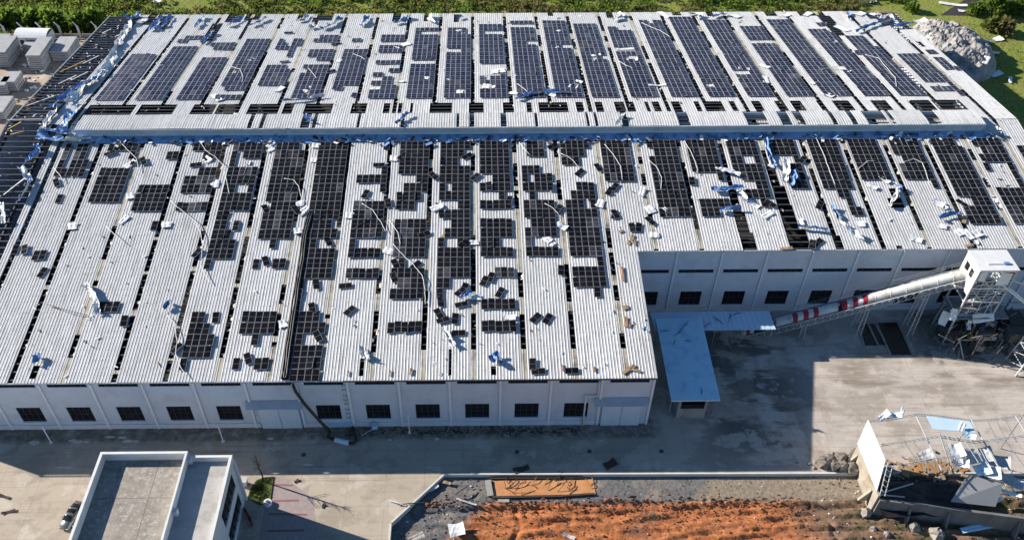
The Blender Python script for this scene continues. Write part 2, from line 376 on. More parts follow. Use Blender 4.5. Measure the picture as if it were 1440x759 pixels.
sheet('factory_floor', [[(XL+.3, .3), (.1, .3), (.1, YB), (XR-.3, YB), (XR-.3, YF-.3), (XL+.3, YF-.3)]], mat('shade_black_floor', (.018, .017, .016), (.03, .028, .026), .3, .9), .01)  # near-black colour stands in for the shade inside the hall
def wall_open(mb, p0, dx, L, z0, z1, openings, nrm, depth=.3, mi=0):
    """flat wall with real openings and reveals; openings = (u0,u1,v0,v1)"""
    us = sorted({0., L, *[o[0] for o in openings], *[o[1] for o in openings]})
    vs = sorted({z0, z1, *[o[2] for o in openings], *[o[3] for o in openings]})
    P = lambda u, v, d=0: (p0[0]+dx[0]*u-nrm[0]*d, p0[1]+dx[1]*u-nrm[1]*d, v)
    for a, b in zip(us[:-1], us[1:]):
        for c, d in zip(vs[:-1], vs[1:]):
            mu, mv = (a+b)/2, (c+d)/2
            if any(o[0] < mu < o[1] and o[2] < mv < o[3] for o in openings): continue
            mb.quad(P(a, c), P(b, c), P(b, d), P(a, d), mi)
    for a, b, c, d in openings:
        mb.quad(P(a, c), P(a, d), P(a, d, depth), P(a, c, depth), mi); mb.quad(P(b, c), P(b, c, depth), P(b, d, depth), P(b, d), mi)
        mb.quad(P(a, c), P(a, c, depth), P(b, c, depth), P(b, c), mi); mb.quad(P(a, d), P(b, d), P(b, d, depth), P(a, d, depth), mi)

def window(X, Y, w_, z0, z1, cols, rows):
    g = MB(); g.quad((X-w_/2, Y+.24, z0), (X+w_/2, Y+.24, z0), (X+w_/2, Y+.24, z1), (X-w_/2, Y+.24, z1))
    o = g.build('window', MDARK, fac)
    f = MB(); t = .07
    for k in range(cols+1):
        x = X-w_/2+t/2+(w_-t)*k/cols; f.b2((x-t/2, Y+.13, z0+t), (x+t/2, Y+.2, z1-t))
    for k in range(rows+1):
        z = z0+t/2+(z1-z0-t)*k/rows; f.b2((X-w_/2, Y+.12, z-t/2), (X+w_/2, Y+.21, z+t/2))
    f.build('window_frame', MFRAME, o)
    if w_ < 5: sl2 = MB(); sl2.b2((X-w_/2-.12, Y-.14, z0-.12), (X+w_/2+.12, Y-.003, z0-.004)); sl2.build('window_sill', MPIL, o)
WTOP = H0-.30
# front wall of the near wing
ops = []; wins = []
doors_front = [(-63.0, -56.2), (-7.6, -1.1)]
for k in range(-16, 0):
    xc = 8*k+4.3
    ops.append((xc-3.1-XL, xc+3.1-XL, 10.62, 11.36)); wins.append((xc, 0, 6.2, 10.62, 11.36, 6, 1))
    if k not in (-8, -1):
        ops.append((xc-1.95-XL, xc+1.95-XL, 1.95, 5.6)); wins.append((xc, 0, 3.9, 1.95, 5.6, 4, 2))
ops = [(max(0.4, a), min(b, 120.6), c, d) for a, b, c, d in ops if b > .8]
mb = MB(); wall_open(mb, (XL, 0), (1, 0), .15-XL, 0, WTOP, ops, (0, -1))
mb.build('front_wall', MWALL, fac)
for a in wins:
    if a[0]-a[2]/2 > XL+.4: window(*a)
# side wall of the wing, and the recessed wall
mb = MB(); mb.add([(.15, 0, 0), (.15, YB, 0), (.15, YB, H0+SL*YB-.3), (.15, 0, WTOP)], [(0, 1, 2, 3)]); mb.build('wing_side_wall', MWALL, fac)
ZB = H0+SL*YB
ops = []; wins = []
for k in range(0, 10):
    xc = 8*k+3.6
    ops.append((xc-3.15-.15, xc+3.15-.15, 9.75, 10.6)); wins.append((xc, YB, 6.3, 9.75, 10.6, 6, 1))
    ops.append((xc-1.95-.15, xc+1.95-.15, 1.6, 5.1)); wins.append((xc, YB, 3.9, 1.6, 5.1, 4, 2))
mb = MB(); wall_open(mb, (.15, YB), (1, 0), XR-.15, 0, ZB-.3, ops, (0, -1)); mb.build('recessed_wall', MWALL, fac)
for a in wins: window(*a)
# gables and rear wall
for X in (XL, XR):
    y0 = 0 if X < 0 else YB
    mb = MB(); mb.add([(X, y0, 0), (X, YF, 0), (X, YF, roof_z(YF)-.35), (X, YR, ZR-.35), (X, y0, roof_z(y0)-.35)], [(0, 1, 2, 3, 4)]); mb.build('gable_wall', MWALL, fac)
mb = MB(); mb.quad((XL, YF, 0), (XR, YF, 0), (XR, YF, roof_z(YF)-.35), (XL, YF, roof_z(YF)-.35)); mb.build('rear_wall', MWALL, fac)
# pilasters, plinth, gutters
for k in range(-15, 0):
    mb = MB(); mb.b2((8*k-.19, -.22, 0), (8*k+.19, -.003, WTOP+.02)); mb.build('pilaster', MPIL, fac)
mb = MB(); mb.b2((-.05, -.2, 0), (.30, -.003, WTOP+.02)); mb.build('pilaster', MPIL, fac)
for k in range(1, 10):
    mb = MB(); mb.b2((8*k-.55, YB-.2, 0), (8*k-.23, YB-.003, ZB-.28)); mb.build('pilaster', MPIL, fac)
def plinth(x0, x1, y, h, d): mb = MB(); mb.b2((x0, y-d, .01), (x1, y-.002, h)); mb.build('plinth', MPLINTH, fac)
plinth(XL, -63.2, 0, 1.1, .15); plinth(-56, -8.4, 0, 1.1, .15); plinth(.35, XR, YB, .9, .12)
def gutter(x0, x1, y, z):
    mb = MB(); mb.b2((x0, y-.22, z-.17), (x1, y-.03, z-.05)); return mb.build('gutter', MGUT, fac)
gutter(XL, .4, 0, H0); gutter(.45, XR, YB, ZB)
mb = MB(); mb.b2((-48.5, -.30, H0-.20), (.5, -.225, H0+.05)); mb.build('eave_trim', MFRAME, fac)
# sliding doors + canopies
def sdoor(x0, x1, zt):
    w_ = (x1-x0)/2
    for k in range(2):
        mb = MB(); a = x0+w_*k+.04; b = x0+w_*(k+1)-.04
        mb.b2((a, -.34, .02), (b, -.26, zt)); 
        for j in range(9):
            xx = a+(b-a)*(j+.5)/9; mb.b2((xx-.04, -.37, .05), (xx+.04, -.342, zt-.05))
        mb.build('sliding_door', MDOOR, fac)
sdoor(-63.0, -56.4, 5.2); sdoor(-7.5, -1.1, 5.2)
def canopy(x0, x1):
    mb = MB(); mb.add([(x0, -.05, 7.0), (x1, -.05, 7.0), (x1, -1.0, 5.95), (x0, -1.0, 5.95), (x0, -.05, 6.9), (x1, -.05, 6.9), (x1, -1.0, 5.82), (x0, -1.0, 5.82)],
        [(0, 3, 2, 1), (4, 5, 6, 7), (3, 7, 6, 2), (0, 4, 7, 3), (1, 2, 6, 5)])
    mb.build('door_canopy', MCANO, fac)
canopy(-64.6, -55.6); canopy(-9.0, -.25)
# climbing rungs on the wall
for k in range(8):
    z = 2.6+1.05*k+(0.4 if k > 2 else 0)+(0.4 if k > 5 else 0); mb = MB()
    mb.tube([(-48.9, -.03, z), (-48.9, -.3, z), (-48.35, -.3, z), (-48.35, -.03, z)], .045, 5); mb.build('rung', MFRAME, fac)
# downpipe with offset by the right-hand door
mb = MB(); mb.tube([(-8.45, -.3, 11.2), (-8.45, -.3, 7.8), (-10.35, -.3, 7.8), (-10.35, -.35, .25)], .16, 8); mb.build('downpipe', MPIL, fac, True)

# --- roof structure
OPEN_X = -111.0     # everything left of this lost its sheets
def purlin(Y, x0, x1):
    mb = MB(); z = roof_z(Y)-.2
    mb.b2((x0, Y-.11, z-.12), (x1, Y+.11, z+.06)); mb.build('purlin', MSTEEL, fac)
y = .6
while y < YR-.5: purlin(y, XL, .1 if y < YB else XR); y += 1.5
y = YR+.7
while y < YF: purlin(y, XL, XR); y += 1.5
for k in range(-15, 11):
    X = 8*k; mb = MB(); y0 = .3 if X < .5 else YB+.3
    mb.bar((X, y0, roof_z(y0)-.75), (X, YR, ZR-.75), .25, .7); mb.bar((X, YR, ZR-.755), (X, YF-.3, roof_z(YF)-.75), .25, .7)
    mb.build('roof_rafter', MSTEEL, fac)
for X in (XL+.1,):
    mb = MB(); mb.bar((X, 0, H0), (X, YR, ZR), .3, .12); mb.bar((X, YR, ZR), (X, YF, roof_z(YF)), .3, .12); mb.build('gable_trim', MGREY, fac)

G0 = -100.2; GH = .43
def ribbed(mb, x0, x1, y0, y1, zf, holes=(), seed=0, ny=None, pitch=.5, hh=.042, mi=0, rough=.035):
    xs = [x0]; prof = [0.]
    x = x0+.12
    while x+.24 < x1:
        for dx, hz in ((0, 0), (.055, hh), (.145, hh), (.2, 0)): xs.append(x+dx); prof.append(hz)
        x += pitch
    xs.append(x1); prof.append(0.)
    ny = ny or max(2, int((y1-y0)/.8))
    ys = [y0+(y1-y0)*j/ny for j in range(ny+1)]
    n = len(xs); vs = []
    for yy in ys:
        for xx, pz in zip(xs, prof):
            d = mnoise.noise((xx*.45, yy*.35, seed*3.3))*rough+mnoise.noise((xx*1.3, yy*1.1, seed*1.7))*rough*.5
            vs.append((xx, yy, zf(yy)+pz+d))
    fs = []
    for j in range(ny):
        ym = (ys[j]+ys[j+1])/2
        for i in range(n-1):
            xm = (xs[i]+xs[i+1])/2
            if any(h[0] < xm < h[1] and h[2] < ym < h[3] for h in holes): continue
            fs.append((j*n+i, j*n+i+1, (j+1)*n+i+1, (j+1)*n+i))
    mb.add(vs, fs, mi)

# torn openings, read off the roof as (x0,y0,x1,y1) outlines on the slope
def hole(x0, y0, x1, y1):
    pf = roofpt((x0+x1)/2, y0); pn = roofpt((x0+x1)/2, y1)
    a = roofpt(x0, (y0+y1)/2)[0]; b = roofpt(x1, (y0+y1)/2)[0]
    return (a, b, min(pf[1], pn[1]), max(pf[1], pn[1]))
HOLES = [hole(*h) for h in [
    (320, 21, 341, 31), (345, 21, 366, 28), (418, 20, 430, 30), (440, 20, 468, 30), (436, 30, 447, 38), (553, 20, 564, 31), (596, 20, 603, 31), (639, 20, 645, 31), (770, 18, 777, 23),
    (852, 17, 862, 26), (944, 15, 957, 22), (993, 16, 1003, 23), (1076, 15, 1090, 23), (1122, 15, 1158, 22), (1158, 22, 1172, 34), (1168, 34, 1180, 44), (1176, 44, 1186, 50),
    (1216, 12, 1285, 27), (1236, 27, 1300, 36), (1262, 36, 1306, 42), (290, 34, 306, 58), (226, 22, 243, 30), (222, 30, 236, 42), (205, 22, 222, 36), (1290, 58, 1298, 66),
    (1028, 268, 1040, 300), (1034, 300, 1052, 326), (1043, 326, 1062, 351), (1082, 232, 1094, 262), (1090, 262, 1108, 290), (1098, 290, 1120, 320), (1108, 320, 1136, 352), (1108, 238, 1122, 262),
    (1252, 266, 1262, 280), (1250, 280, 1270, 293), (44, 514, 54, 534), (505, 506, 513, 526), (630, 488, 635, 527), (692, 516, 698, 527), (1177, 330, 1184, 352), (1262, 345, 1270, 352)]]
# ridge-side sheets of the far slope that are missing (band behind the ridge monitor)
BAND = [(124, 191), (197, 248), (271, 304), (306, 335), (349, 390), (400, 413), (428, 468), (494, 516), (539, 548), (561, 565), (577, 581), (605, 635), (659, 680), (707, 722), (740, 748), (757, 798), (811, 821), (838, 848), (865, 880), (886, 893), (908, 913), (918, 929), (946, 959), (979, 985), (993, 1018), (1028, 1036), (1060, 1073), (1094, 1106), (1116, 1132), (1154, 1162), (1176, 1200), (1231, 1253), (1285, 1316), (1318, 1358)]
for a, b in BAND: HOLES.append((far(a, 151)[0], far(b, 151)[0], 60.6, 68.4))
for i in range(-2, 23):
    xg = G0+8*i
    x0, x1 = xg+GH, xg+8-GH
    x1 = min(x1, XR+.2)
    if i == -2: x0, x1 = -110.0, xg+8-GH
    if x1-x0 < .5: continue
    ye = -.12 if x0 < 0 else YB-.12
    for nm, (y0, y1) in (('n', (ye, YR-.1)), ('f', (YR+.1, YF+.15))):
        if i == -2 and nm == 'f': x0 = -112.5
        hs = [h for h in HOLES if h[1] > x0 and h[0] < x1 and h[3] > y0 and h[2] < y1]
        mb = MB()
        if nm == 'n' and x0 < .15 < x1:            # the sheet run that straddles the wing corner
            ribbed(mb, x0, .5, -.12, YB-.13, roof_z, hs, i); ribbed(mb, x0, x1, YB-.12, y1, roof_z, hs, i)
        else: ribbed(mb, x0, x1, y0, y1, roof_z, hs, i+(50 if nm == 'f' else 0))
        mb.build('roof_sheet', MROOF, fac)
# translucent strips between the sheets: (image rows where the strip survives)
NEAR_KEEP = {-1: [], 0: [(308, 314), (396, 402)], 1: [(205, 314), (361, 390), (398, 466), (498, 535)], 2: [(330, 334), (378, 382), (432, 440), (516, 521)], 3: [(315, 322), (372, 378), (455, 458), (500, 503)], 4: [(318, 330), (396, 401), (500, 535)],
    5: [(310, 398), (425, 440), (470, 478), (485, 535)], 6: [(318, 440), (446, 535)], 7: [(320, 386), (412, 436), (494, 540)], 8: [(224, 235), (318, 408), (491, 540)], 9: [(205, 216), (240, 330), (345, 350), (410, 440), (491, 540)], 10: [(215, 230), (262, 268), (294, 383), (418, 442), (491, 540)],
    11: [(222, 254), (282, 372), (425, 438), (491, 540)], 12: [(200, 322), (350, 356), (388, 402), (424, 470), (491, 540)], 13: [(200, 222), (232, 246), (262, 296), (318, 352)], 14: [(208, 230), (325, 352)], 15: [(196, 204)], 16: [(200, 214)], 17: [(196, 200), (232, 240)], 18: [(205, 214)], 19: [(200, 208), (328, 352)], 20: [(196, 208)], 21: [(196, 214), (230, 255), (268, 280), (300, 352)], 22: [(196, 352)]}
FAR_KEEP = {-1: [], 0: [(110, 113)], 1: [(60, 126)], 2: [(54, 104)], 3: [(39, 72)], 4: [(30, 95), (100, 114)], 5: [(46, 56), (62, 84), (94, 100)], 6: [(55, 62), (80, 104)], 7: [(55, 72), (101, 138)], 8: [(43, 62)], 9: [(55, 84)], 10: [(55, 60), (100, 108)], 11: [(42, 50), (66, 72)], 12: [(48, 56), (70, 80)], 13: [(45, 52), (60, 68)], 14: [(30, 66), (85, 90)], 15: [(60, 72)], 16: [(38, 46), (70, 80)], 17: [(45, 120)], 18: [(60, 76), (95, 110)], 19: [(35, 108)], 20: [(60, 72), (96, 110)], 21: [(86, 98)], 22: [(80, 130)]}
SHRED = MB()
for i in range(-1, 23):
    xg = G0+8*i; xc = 0
    for nm, keep in (('n', NEAR_KEEP), ('f', FAR_KEEP)):
        mb = MB(); yb0, yb1 = ((-.12 if xg < .15 else YB-.12, 55.3) if nm == 'n' else (61.6, YF+.1))
        if nm == 'f':
            segs = [(yb1-2.6, yb1)]+[(60.5+0, 60.5)]
        else: segs = []
        for a, b in keep.get(i, []):
            fn = near if nm == 'n' else far
            ya, yb = fn(xc+CX, a)[1], fn(xc+CX, b)[1]; ya, yb = min(ya, yb), max(ya, yb)
            segs.append((max(ya, yb0), min(yb, yb1)))
        # small shreds left hanging in the open slots
        r2 = random.Random(i*7+(1 if nm == 'n' else 2)); ii = 0
        for a, b in segs:
            if b-a > .15:
                sm = MB(); ribbed(sm, xg-GH+.01+r2.uniform(0, .05), xg+GH-.01, a, b, lambda Y: roof_z(Y)-.012, (), i+90, rough=.03); sm.build('skylight_strip', MSKY, fac)
        yy = yb0+2
        while yy < yb1-3:
            yy += r2.uniform(1.2, 6.0)
            L = r2.uniform(.3, 1.3); sd = r2.choice((-1, 1)); ww = r2.uniform(.15, .45)
            if any(a-.2 < yy < b+.2 or a-.2 < yy+L < b+.2 for a, b in segs): continue
            e = xg+sd*GH; z = roof_z(yy)
            mb.add([(e, yy, z-.03), (e, yy+L, z+SL*(L if nm == 'n' else -L)-.03), (e-sd*ww, yy+L*r2.uniform(.4, 1), z-r2.uniform(.0, .25)), (e-sd*ww*r2.uniform(.3, 1.1), yy+L*.1, z-r2.uniform(0, .3))], [(0, 1, 2, 3)])
        SHRED.v.extend(()); SHRED.add(mb.v, mb.f)

tag(SHRED.build('skylight_shreds', MSKY, fac), kind='stuff')

# --- ridge monitor
MX0, MX1, MY0, MY1, MZ = -105.4, 72.1, 55.4, 60.7, 21.15
mon = tag(MB().build('ridge_monitor', MROOF, fac))
CAPG = [(351, 357), (367.5, 373), (424.5, 437), (441, 446), (503, 507), (564, 569), (642, 646), (660, 667), (704, 712), (752, 756), (824.5, 828), (836, 840), (874, 882), (953, 969), (1049, 1078), (1097, 1111), (1119, 1130), (1169, 1175), (1196, 1203), (1218, 1247), (1252, 1257), (1303, 1321)]
capg = sorted((onplane(a, 168, (0, 0, 1), 21.1)[0], onplane(b, 168, (0, 0, 1), 21.1)[0]) for a, b in CAPG)
def capz(Y): return MZ+.05-.06*abs(Y-57.2)/2 if Y < 57.2 else MZ+.05-(Y-57.2)*.10
e = MX0
segs = []
for a, b in capg+[(MX1, MX1)]:
    x = e
    while a-x > .3:
        n_ = min(a, x+rnd.choice((8.2, 11.5, 15.0, 20.3)))
        if a-n_ < 2: n_ = a
        segs.append((x, n_)); x = n_
    e = b
for k, (a, b) in enumerate(segs):
    mb = MB(); dz = .035*(k % 2); ribbed(mb, a, b, MY0-.08-.03*(k % 3), MY1, lambda Y: capz(Y)+dz, (), k+200, 6); mb.build('monitor_sheet', MROOF, mon)
mb = MB()
x = MX0
fx = [MX0, -97, -64.5, -63.6, -35, -8.7, 8, 42.3, MX1]
for a, b in zip(fx[:-1], fx[1:]):
    if b-a < 1.2: continue
    mb.b2((a+.03, MY0-.30, MZ-1.05), (b-.03, MY0-.10, MZ-.02+rnd.uniform(-.05, .03)))
mb.build('monitor_gutter', MGUT, mon)
mb = MB(); mb.b2((MX0+.2, MY0+.02, roof_z(MY0)-.1), (MX1-.2, MY0+.10, MZ-.12)); mb.b2((MX0+.2, MY1-.4, roof_z(MY1)-.1), (MX1-.2, MY1-.32, capz(MY1)-.12))
for X in (MX0+.1, MX1-.3): mb.b2((X, MY0+.11, ZR-1), (X+.08, MY1-.41, MZ-.35))
mb.build('monitor_wall', MBLUEPALE, mon)
for k in range(4):
    mb = MB(); Y = MY0+.8+1.5*k; mb.b2((MX0, Y-.1, capz(Y)-.32), (MX1, Y+.1, capz(Y)-.14)); mb.build('monitor_purlin', MSTEEL, mon)

# ------------------------------------------------------------------ solar panels
PW, PL = 1.14, 2.243
def panel_mesh(name, m):
    mb = MB(); hx, hy, t, fr = .555, 1.105, .045, .045
    mb.box((0, 0, 0), (2*hx, 2*hy, t), 0, 1)
    z = t/2+.002
    vs = [(-hx+fr, -hy+fr, z), (hx-fr, -hy+fr, z), (hx-fr, hy-fr, z), (-hx+fr, hy-fr, z)]
    mb.add(vs, [(0, 1, 2, 3)], 0)
    # the two half-cell strings meet in a pale line across the middle
    mb.box((0, 0, z), (2*(hx-fr), .03, .003), 0, 1)
    return mb.mesh(name, [m, MALU if m is MPAN else MALUF])
MPANB = panel_mat('shattered_solar_glass', (.016, .016, .019), .5, (.30, .30, .31), .15)
PM_B = panel_mesh('solar_panel', MPANB)
PM_N, PM_F, PM_P = panel_mesh('solar_panel', MPAN), panel_mesh('solar_panel', MPANF), panel_mesh('solar_panel', MPANP)
OFFN = {-1: 1.3, 0: 1.65, 1: 1.95, 2: 2.0, 3: 1.7, 4: 2.0, 5: 2.2, 6: 2.2, 7: 1.95, 8: 1.77, 9: 1.3, 10: 1.2, 11: .85, 12: .65, 13: 1.7, 14: 1.35, 15: 1.2, 16: .7, 17: .95, 18: .8, 19: .9, 20: 1.1, 21: .95, 22: 1.3}
OFFF = {-1: 1.25, 0: 1.6, 1: 2.1, 2: 1.9, 3: 1.7, 4: 2.0, 5: 2.0, 6: 2.0, 7: 2.0, 8: 1.9, 9: 1.5, 10: 1.3, 11: 1.4, 12: .9, 13: 1.1, 14: 1.5, 15: 1.4, 16: 1.6, 17: 1.8, 18: 1.7, 19: 1.9, 20: 1.5, 21: 1.55, 22: 1.0}
A5 = '#####'
def rows(*segs):
    d = {}
    for k, v in segs:
        for r in (k if isinstance(k, (list, range, tuple)) else [k]): d[r] = v
    return d
R = range
NEARP = {
 -1: rows((0, '#.##.'), (1, '#.##.'), (2, '#.###'), (3, A5), (6, '..#..'), (12, '..##.')),
 0: rows((0, A5), (1, '....#'), (R(3, 7), A5)),
 1: rows((1, '...##'), (R(5, 8), A5), (9, '....#'), (17, '###..')),
 2: rows((0, A5), (1, '..###'), (3, '..###'), (R(4, 6), A5), (7, A5)),
 3: rows((0, A5), (1, '#.###'), (2, '#....'), (R(3, 5), A5), (5, '##..#'), (R(6, 8), A5), (8, '##...'), (9, '##.#.'), (10, '###..'), (R(11, 13), '####.'), (13, '#....'), (18, '##.#.'), (19, '###..'), (R(20, 22), '####.'), (22, '#....')),
 4: rows((0, '####.'), (R(1, 7), A5), (7, '.####'), (R(8, 11), A5), (11, '..#..'), (13, '#..##'), (R(18, 20), A5), (20, '..#..'), (22, '#..##')),
 5: rows((R(0, 9), A5), (9, '####.'), (10, A5), (11, '##...'), (R(12, 15), A5), (R(15, 18), '#....'), (18, '####.'), (19, A5), (20, '##...'), (R(21, 24), A5)),
 6: rows((0, '....#'), (3, '....#'), (4, A5), (5, '....#'), (R(7, 11), A5), (11, '#....'), (12, A5), (14, A5)),
 7: rows((R(0, 4), A5), (4, '...##'), (5, '.####'), (6, '####.'), (7, '###..'), (R(9, 13), A5), (13, '.#...'), (14, A5), (15, '.####'), (16, A5), (19, A5)),
 8: rows((0, A5), (1, '####.'), (2, '###..'), (R(3, 5), A5), (5, '#.###'), (6, A5), (7, '...##'), (8, A5), (9, '..###'), (10, '.####'), (11, '#..##'), (R(12, 15), A5), (15, '##...'), (16, '#....')),
 9: rows((R(0, 4), A5), (4, '..###'), (5, A5), (6, '...#.'), (7, A5), (R(9, 11), A5), (11, '###..'), (12, A5), (14, '..###'), (17, A5), (19, A5)),
 10: rows((R(0, 2), '.###.'), (3, '###..'), (4, '#.###'), (5, A5), (6, '.#...'), (R(7, 9), A5), (9, '.####'), (10, A5), (11, '#....'), (12, A5)),
 11: rows((0, A5), (1, '####.'), (2, '###..'), (5, '..###'), (6, '.####'), (7, '###.#'), (R(8, 13), A5), (13, '....#'), (R(14, 16), A5), (16, '...#.')),
 12: rows((R(0, 5), A5)),
 13: rows((0, A5), (1, '.####'), (R(2, 9), A5)),
 14: rows((R(0, 4), A5), (4, '....#'), (7, A5), (8, '###..')),
 15: rows((R(0, 2), A5), (2, '##..#'), (3, A5), (4, '.####'), (5, '...##'), (6, '.####'), (7, '...#.')),
 16: rows((R(0, 2), A5), (2, '....#'), (3, '...##'), (4, '....#'), (5, '..###')),
 17: rows((R(0, 6), A5), (6, '..##.'), (7, '...#.'), (8, '...##')),
 18: rows((R(0, 5), A5)),
 19: rows((R(0, 2), A5), (2, '.####'), (R(3, 5), A5), (5, '....#')),
 20: rows((0, '####.'), (R(1, 7), A5), (7, '..###'), (R(8, 10), A5)),
 21: rows((0, A5), (1, '.####'), (2, A5), (3, '#...#'), (R(4, 6), '....#'), (R(6, 10), A5)),
 22: rows((R(1, 3), '###..'), (R(5, 8), '###..'))}
FARP = {
 -1: rows((R(0, 11), A5)),
 0: rows((R(0, 13), A5), (14, '##...'), (15, '.####')),
 1: rows((R(0, 10), A5), (12, '.####'), (13, A5)),
 2: rows((0, A5), (2, '.####'), (R(3, 15), A5)),
 3: rows((R(3, 7), A5), (7, '####.'), (R(10, 12), '...#.'), (12, '####.'), (13, '##.##'), (14, '#..##')),
 4: rows((0, A5), (1, '##.##'), (R(2, 6), A5), (6, '.####'), (7, A5), (9, '..###'), (R(10, 12), A5), (13, '....#'), (14, A5), (15, '.####')),
 5: rows((2, '#....'), (R(3, 12), A5), (14, '.##..')),
 6: rows((R(0, 2), A5), (2, '..###'), (3, '####.'), (4, '..##.'), (5, '##...'), (6, '...##'), (8, A5), (R(11, 13), A5), (R(14, 16), A5)),
 7: rows((R(0, 4), A5), (4, '###.#'), (R(5, 8), A5), (R(9, 16), A5), (16, '#....'), (17, A5)),
 8: rows((0, A5), (1, '##..#'), (R(2, 11), A5), (11, '...##'), (R(12, 16), A5), (R(16, 18), '####.')),
 9: rows((R(0, 2), A5), (2, '...##'), (3, A5), (4, '#.###'), (5, '....#'), (R(8, 16), A5), (16, '#....'), (R(17, 19), A5)),
 10: rows((R(0, 13), A5), (13, '###..'), (R(14, 18), A5), (19, A5)),
 11: rows((0, A5), (R(1, 12), A5), (12, '###..'), (R(13, 20), A5)),
 12: rows((R(0, 9), A5), (9, '##.#.'), (R(10, 19), A5)),
 13: rows((R(0, 9), A5), (9, '##..#'), (10, A5), (11, '....#'), (R(12, 17), A5), (17, '##...')),
 14: rows((R(0, 19), A5), (19, '##.##')),
 15: rows((R(0, 2), A5), (2, '#.###'), (R(3, 21), A5)),
 16: rows((R(0, 5), A5), (5, '...##'), (R(6, 20), A5)),
 17: rows((R(0, 13), A5), (R(14, 18), A5)),
 18: rows((R(0, 20), A5)),
 19: rows((R(0, 6), A5), (6, '.####'), (R(7, 16), A5), (16, '####.'), (18, '...##')),
 20: rows((R(0, 12), A5), (R(12, 15), '####.')),
 21: rows((R(0, 2), '....#') if False else (0, '....#'), (1, A5), (2, '....#'), (R(3, 10), A5)),
 22: rows((R(6, 9), '##...'), (10, '##...'))}
ANG = math.atan(SL)
LOOSE = []   # (X, Y, slope side, angle, tilt) loose single panels, built afterwards in label order
def place_arrays(table, off, side):
    lab_side = 'near' if side == 'n' else 'far'
    cols = sorted(table)
    for i in cols:
        cells = {(r, c) for r, s in table[i].items() for c, ch in enumerate(s) if ch == '#'}
        comps = []
        left = set(cells)
        while left:
            st = [left.pop()]; comp = set(st)
            while st:
                r, c = st.pop()
                for q in ((r+1, c), (r-1, c), (r, c+1), (r, c-1)):
                    if q in left: left.remove(q); comp.add(q); st.append(q)
            if len(comp) > 100:
                rs = sorted({r for r, c in comp}); mid = rs[len(rs)//2]
                comps += [{q for q in comp if q[0] < mid}, {q for q in comp if q[0] >= mid}]
            else: comps.append(comp)
        # order outwards from the ridge
        comps.sort(key=lambda cc: (min(r for r, c in cc), min(c for r, c in cc)))
        big = [cc for cc in comps if len(cc) > 1]
        def XY(r, c):
            X = G0+8*i+off[i]+PW*(c+.5)
            Y = (53.5-PL*(r+.5)) if side == 'n' else (70.0+PL*(r+.5))
            return X, Y
        k = 0
        for cc in comps:
            if len(cc) == 1:
                r, c = next(iter(cc)); X, Y = XY(r, c); LOOSE.append((X, Y, side, rnd.gauss(0, .03), 0, i)); continue
            rs = [r for r, c in cc]; r0 = max(rs) if side == 'n' else min(rs); c0 = min(c for r, c in cc)
            bx, by = XY(r0, c0)
            slope = ANG if side == 'n' else -ANG
            root = empty('solar_array', (bx, by, roof_z(by)+.22), (slope, 0, 0))
            nth = ORD[k]; k += 1
            tint = 'black' if side == 'n' else ('sand-dusted navy' if i == -1 else 'navy')
            place = 'only block' if len(big) == 1 else f'{nth} block from ridge'
            nr = max(rs)-min(rs)+1
            tag(root, f'{tint} solar panels {nr} row{"s" if nr > 1 else ""} deep, {lab_side} slope, {ORD[i+1]} column from left, {place}', 'solar array', f'solar arrays on the {lab_side} roof slope')
            me = PM_N if side == 'n' else (PM_P if i == -1 else PM_F)
            cs = math.cos(ANG)
            for r, c in sorted(cc):
                X, Y = XY(r, c)
                o = bpy.data.objects.new('solar_panel', PM_B if mnoise.noise((X*.21, Y*.21, 3.3))+rnd.gauss(0, .2) > .55 else me); COL.objects.link(o); o.parent = root
                loose_edge = sum(((r+a, c+b) in cells) for a, b in ((1, 0), (-1, 0), (0, 1), (0, -1)))
                jit = .012 if loose_edge > 2 else .05
                o.location = (X-bx+rnd.gauss(0, jit*.4), (Y-by)/cs+rnd.gauss(0, jit), rnd.uniform(0, .02)); o.rotation_euler = (rnd.gauss(0, .008), rnd.gauss(0, .010), rnd.gauss(0, jit*.3))
                if rnd.random() < (.05 if side == 'n' else .03):
                    o.rotation_euler = (rnd.gauss(0, .03), rnd.gauss(0, .09), rnd.gauss(0, .06)); o.location.z += .08
place_arrays(NEARP, OFFN, 'n'); place_arrays(FARP, OFFF, 'f')
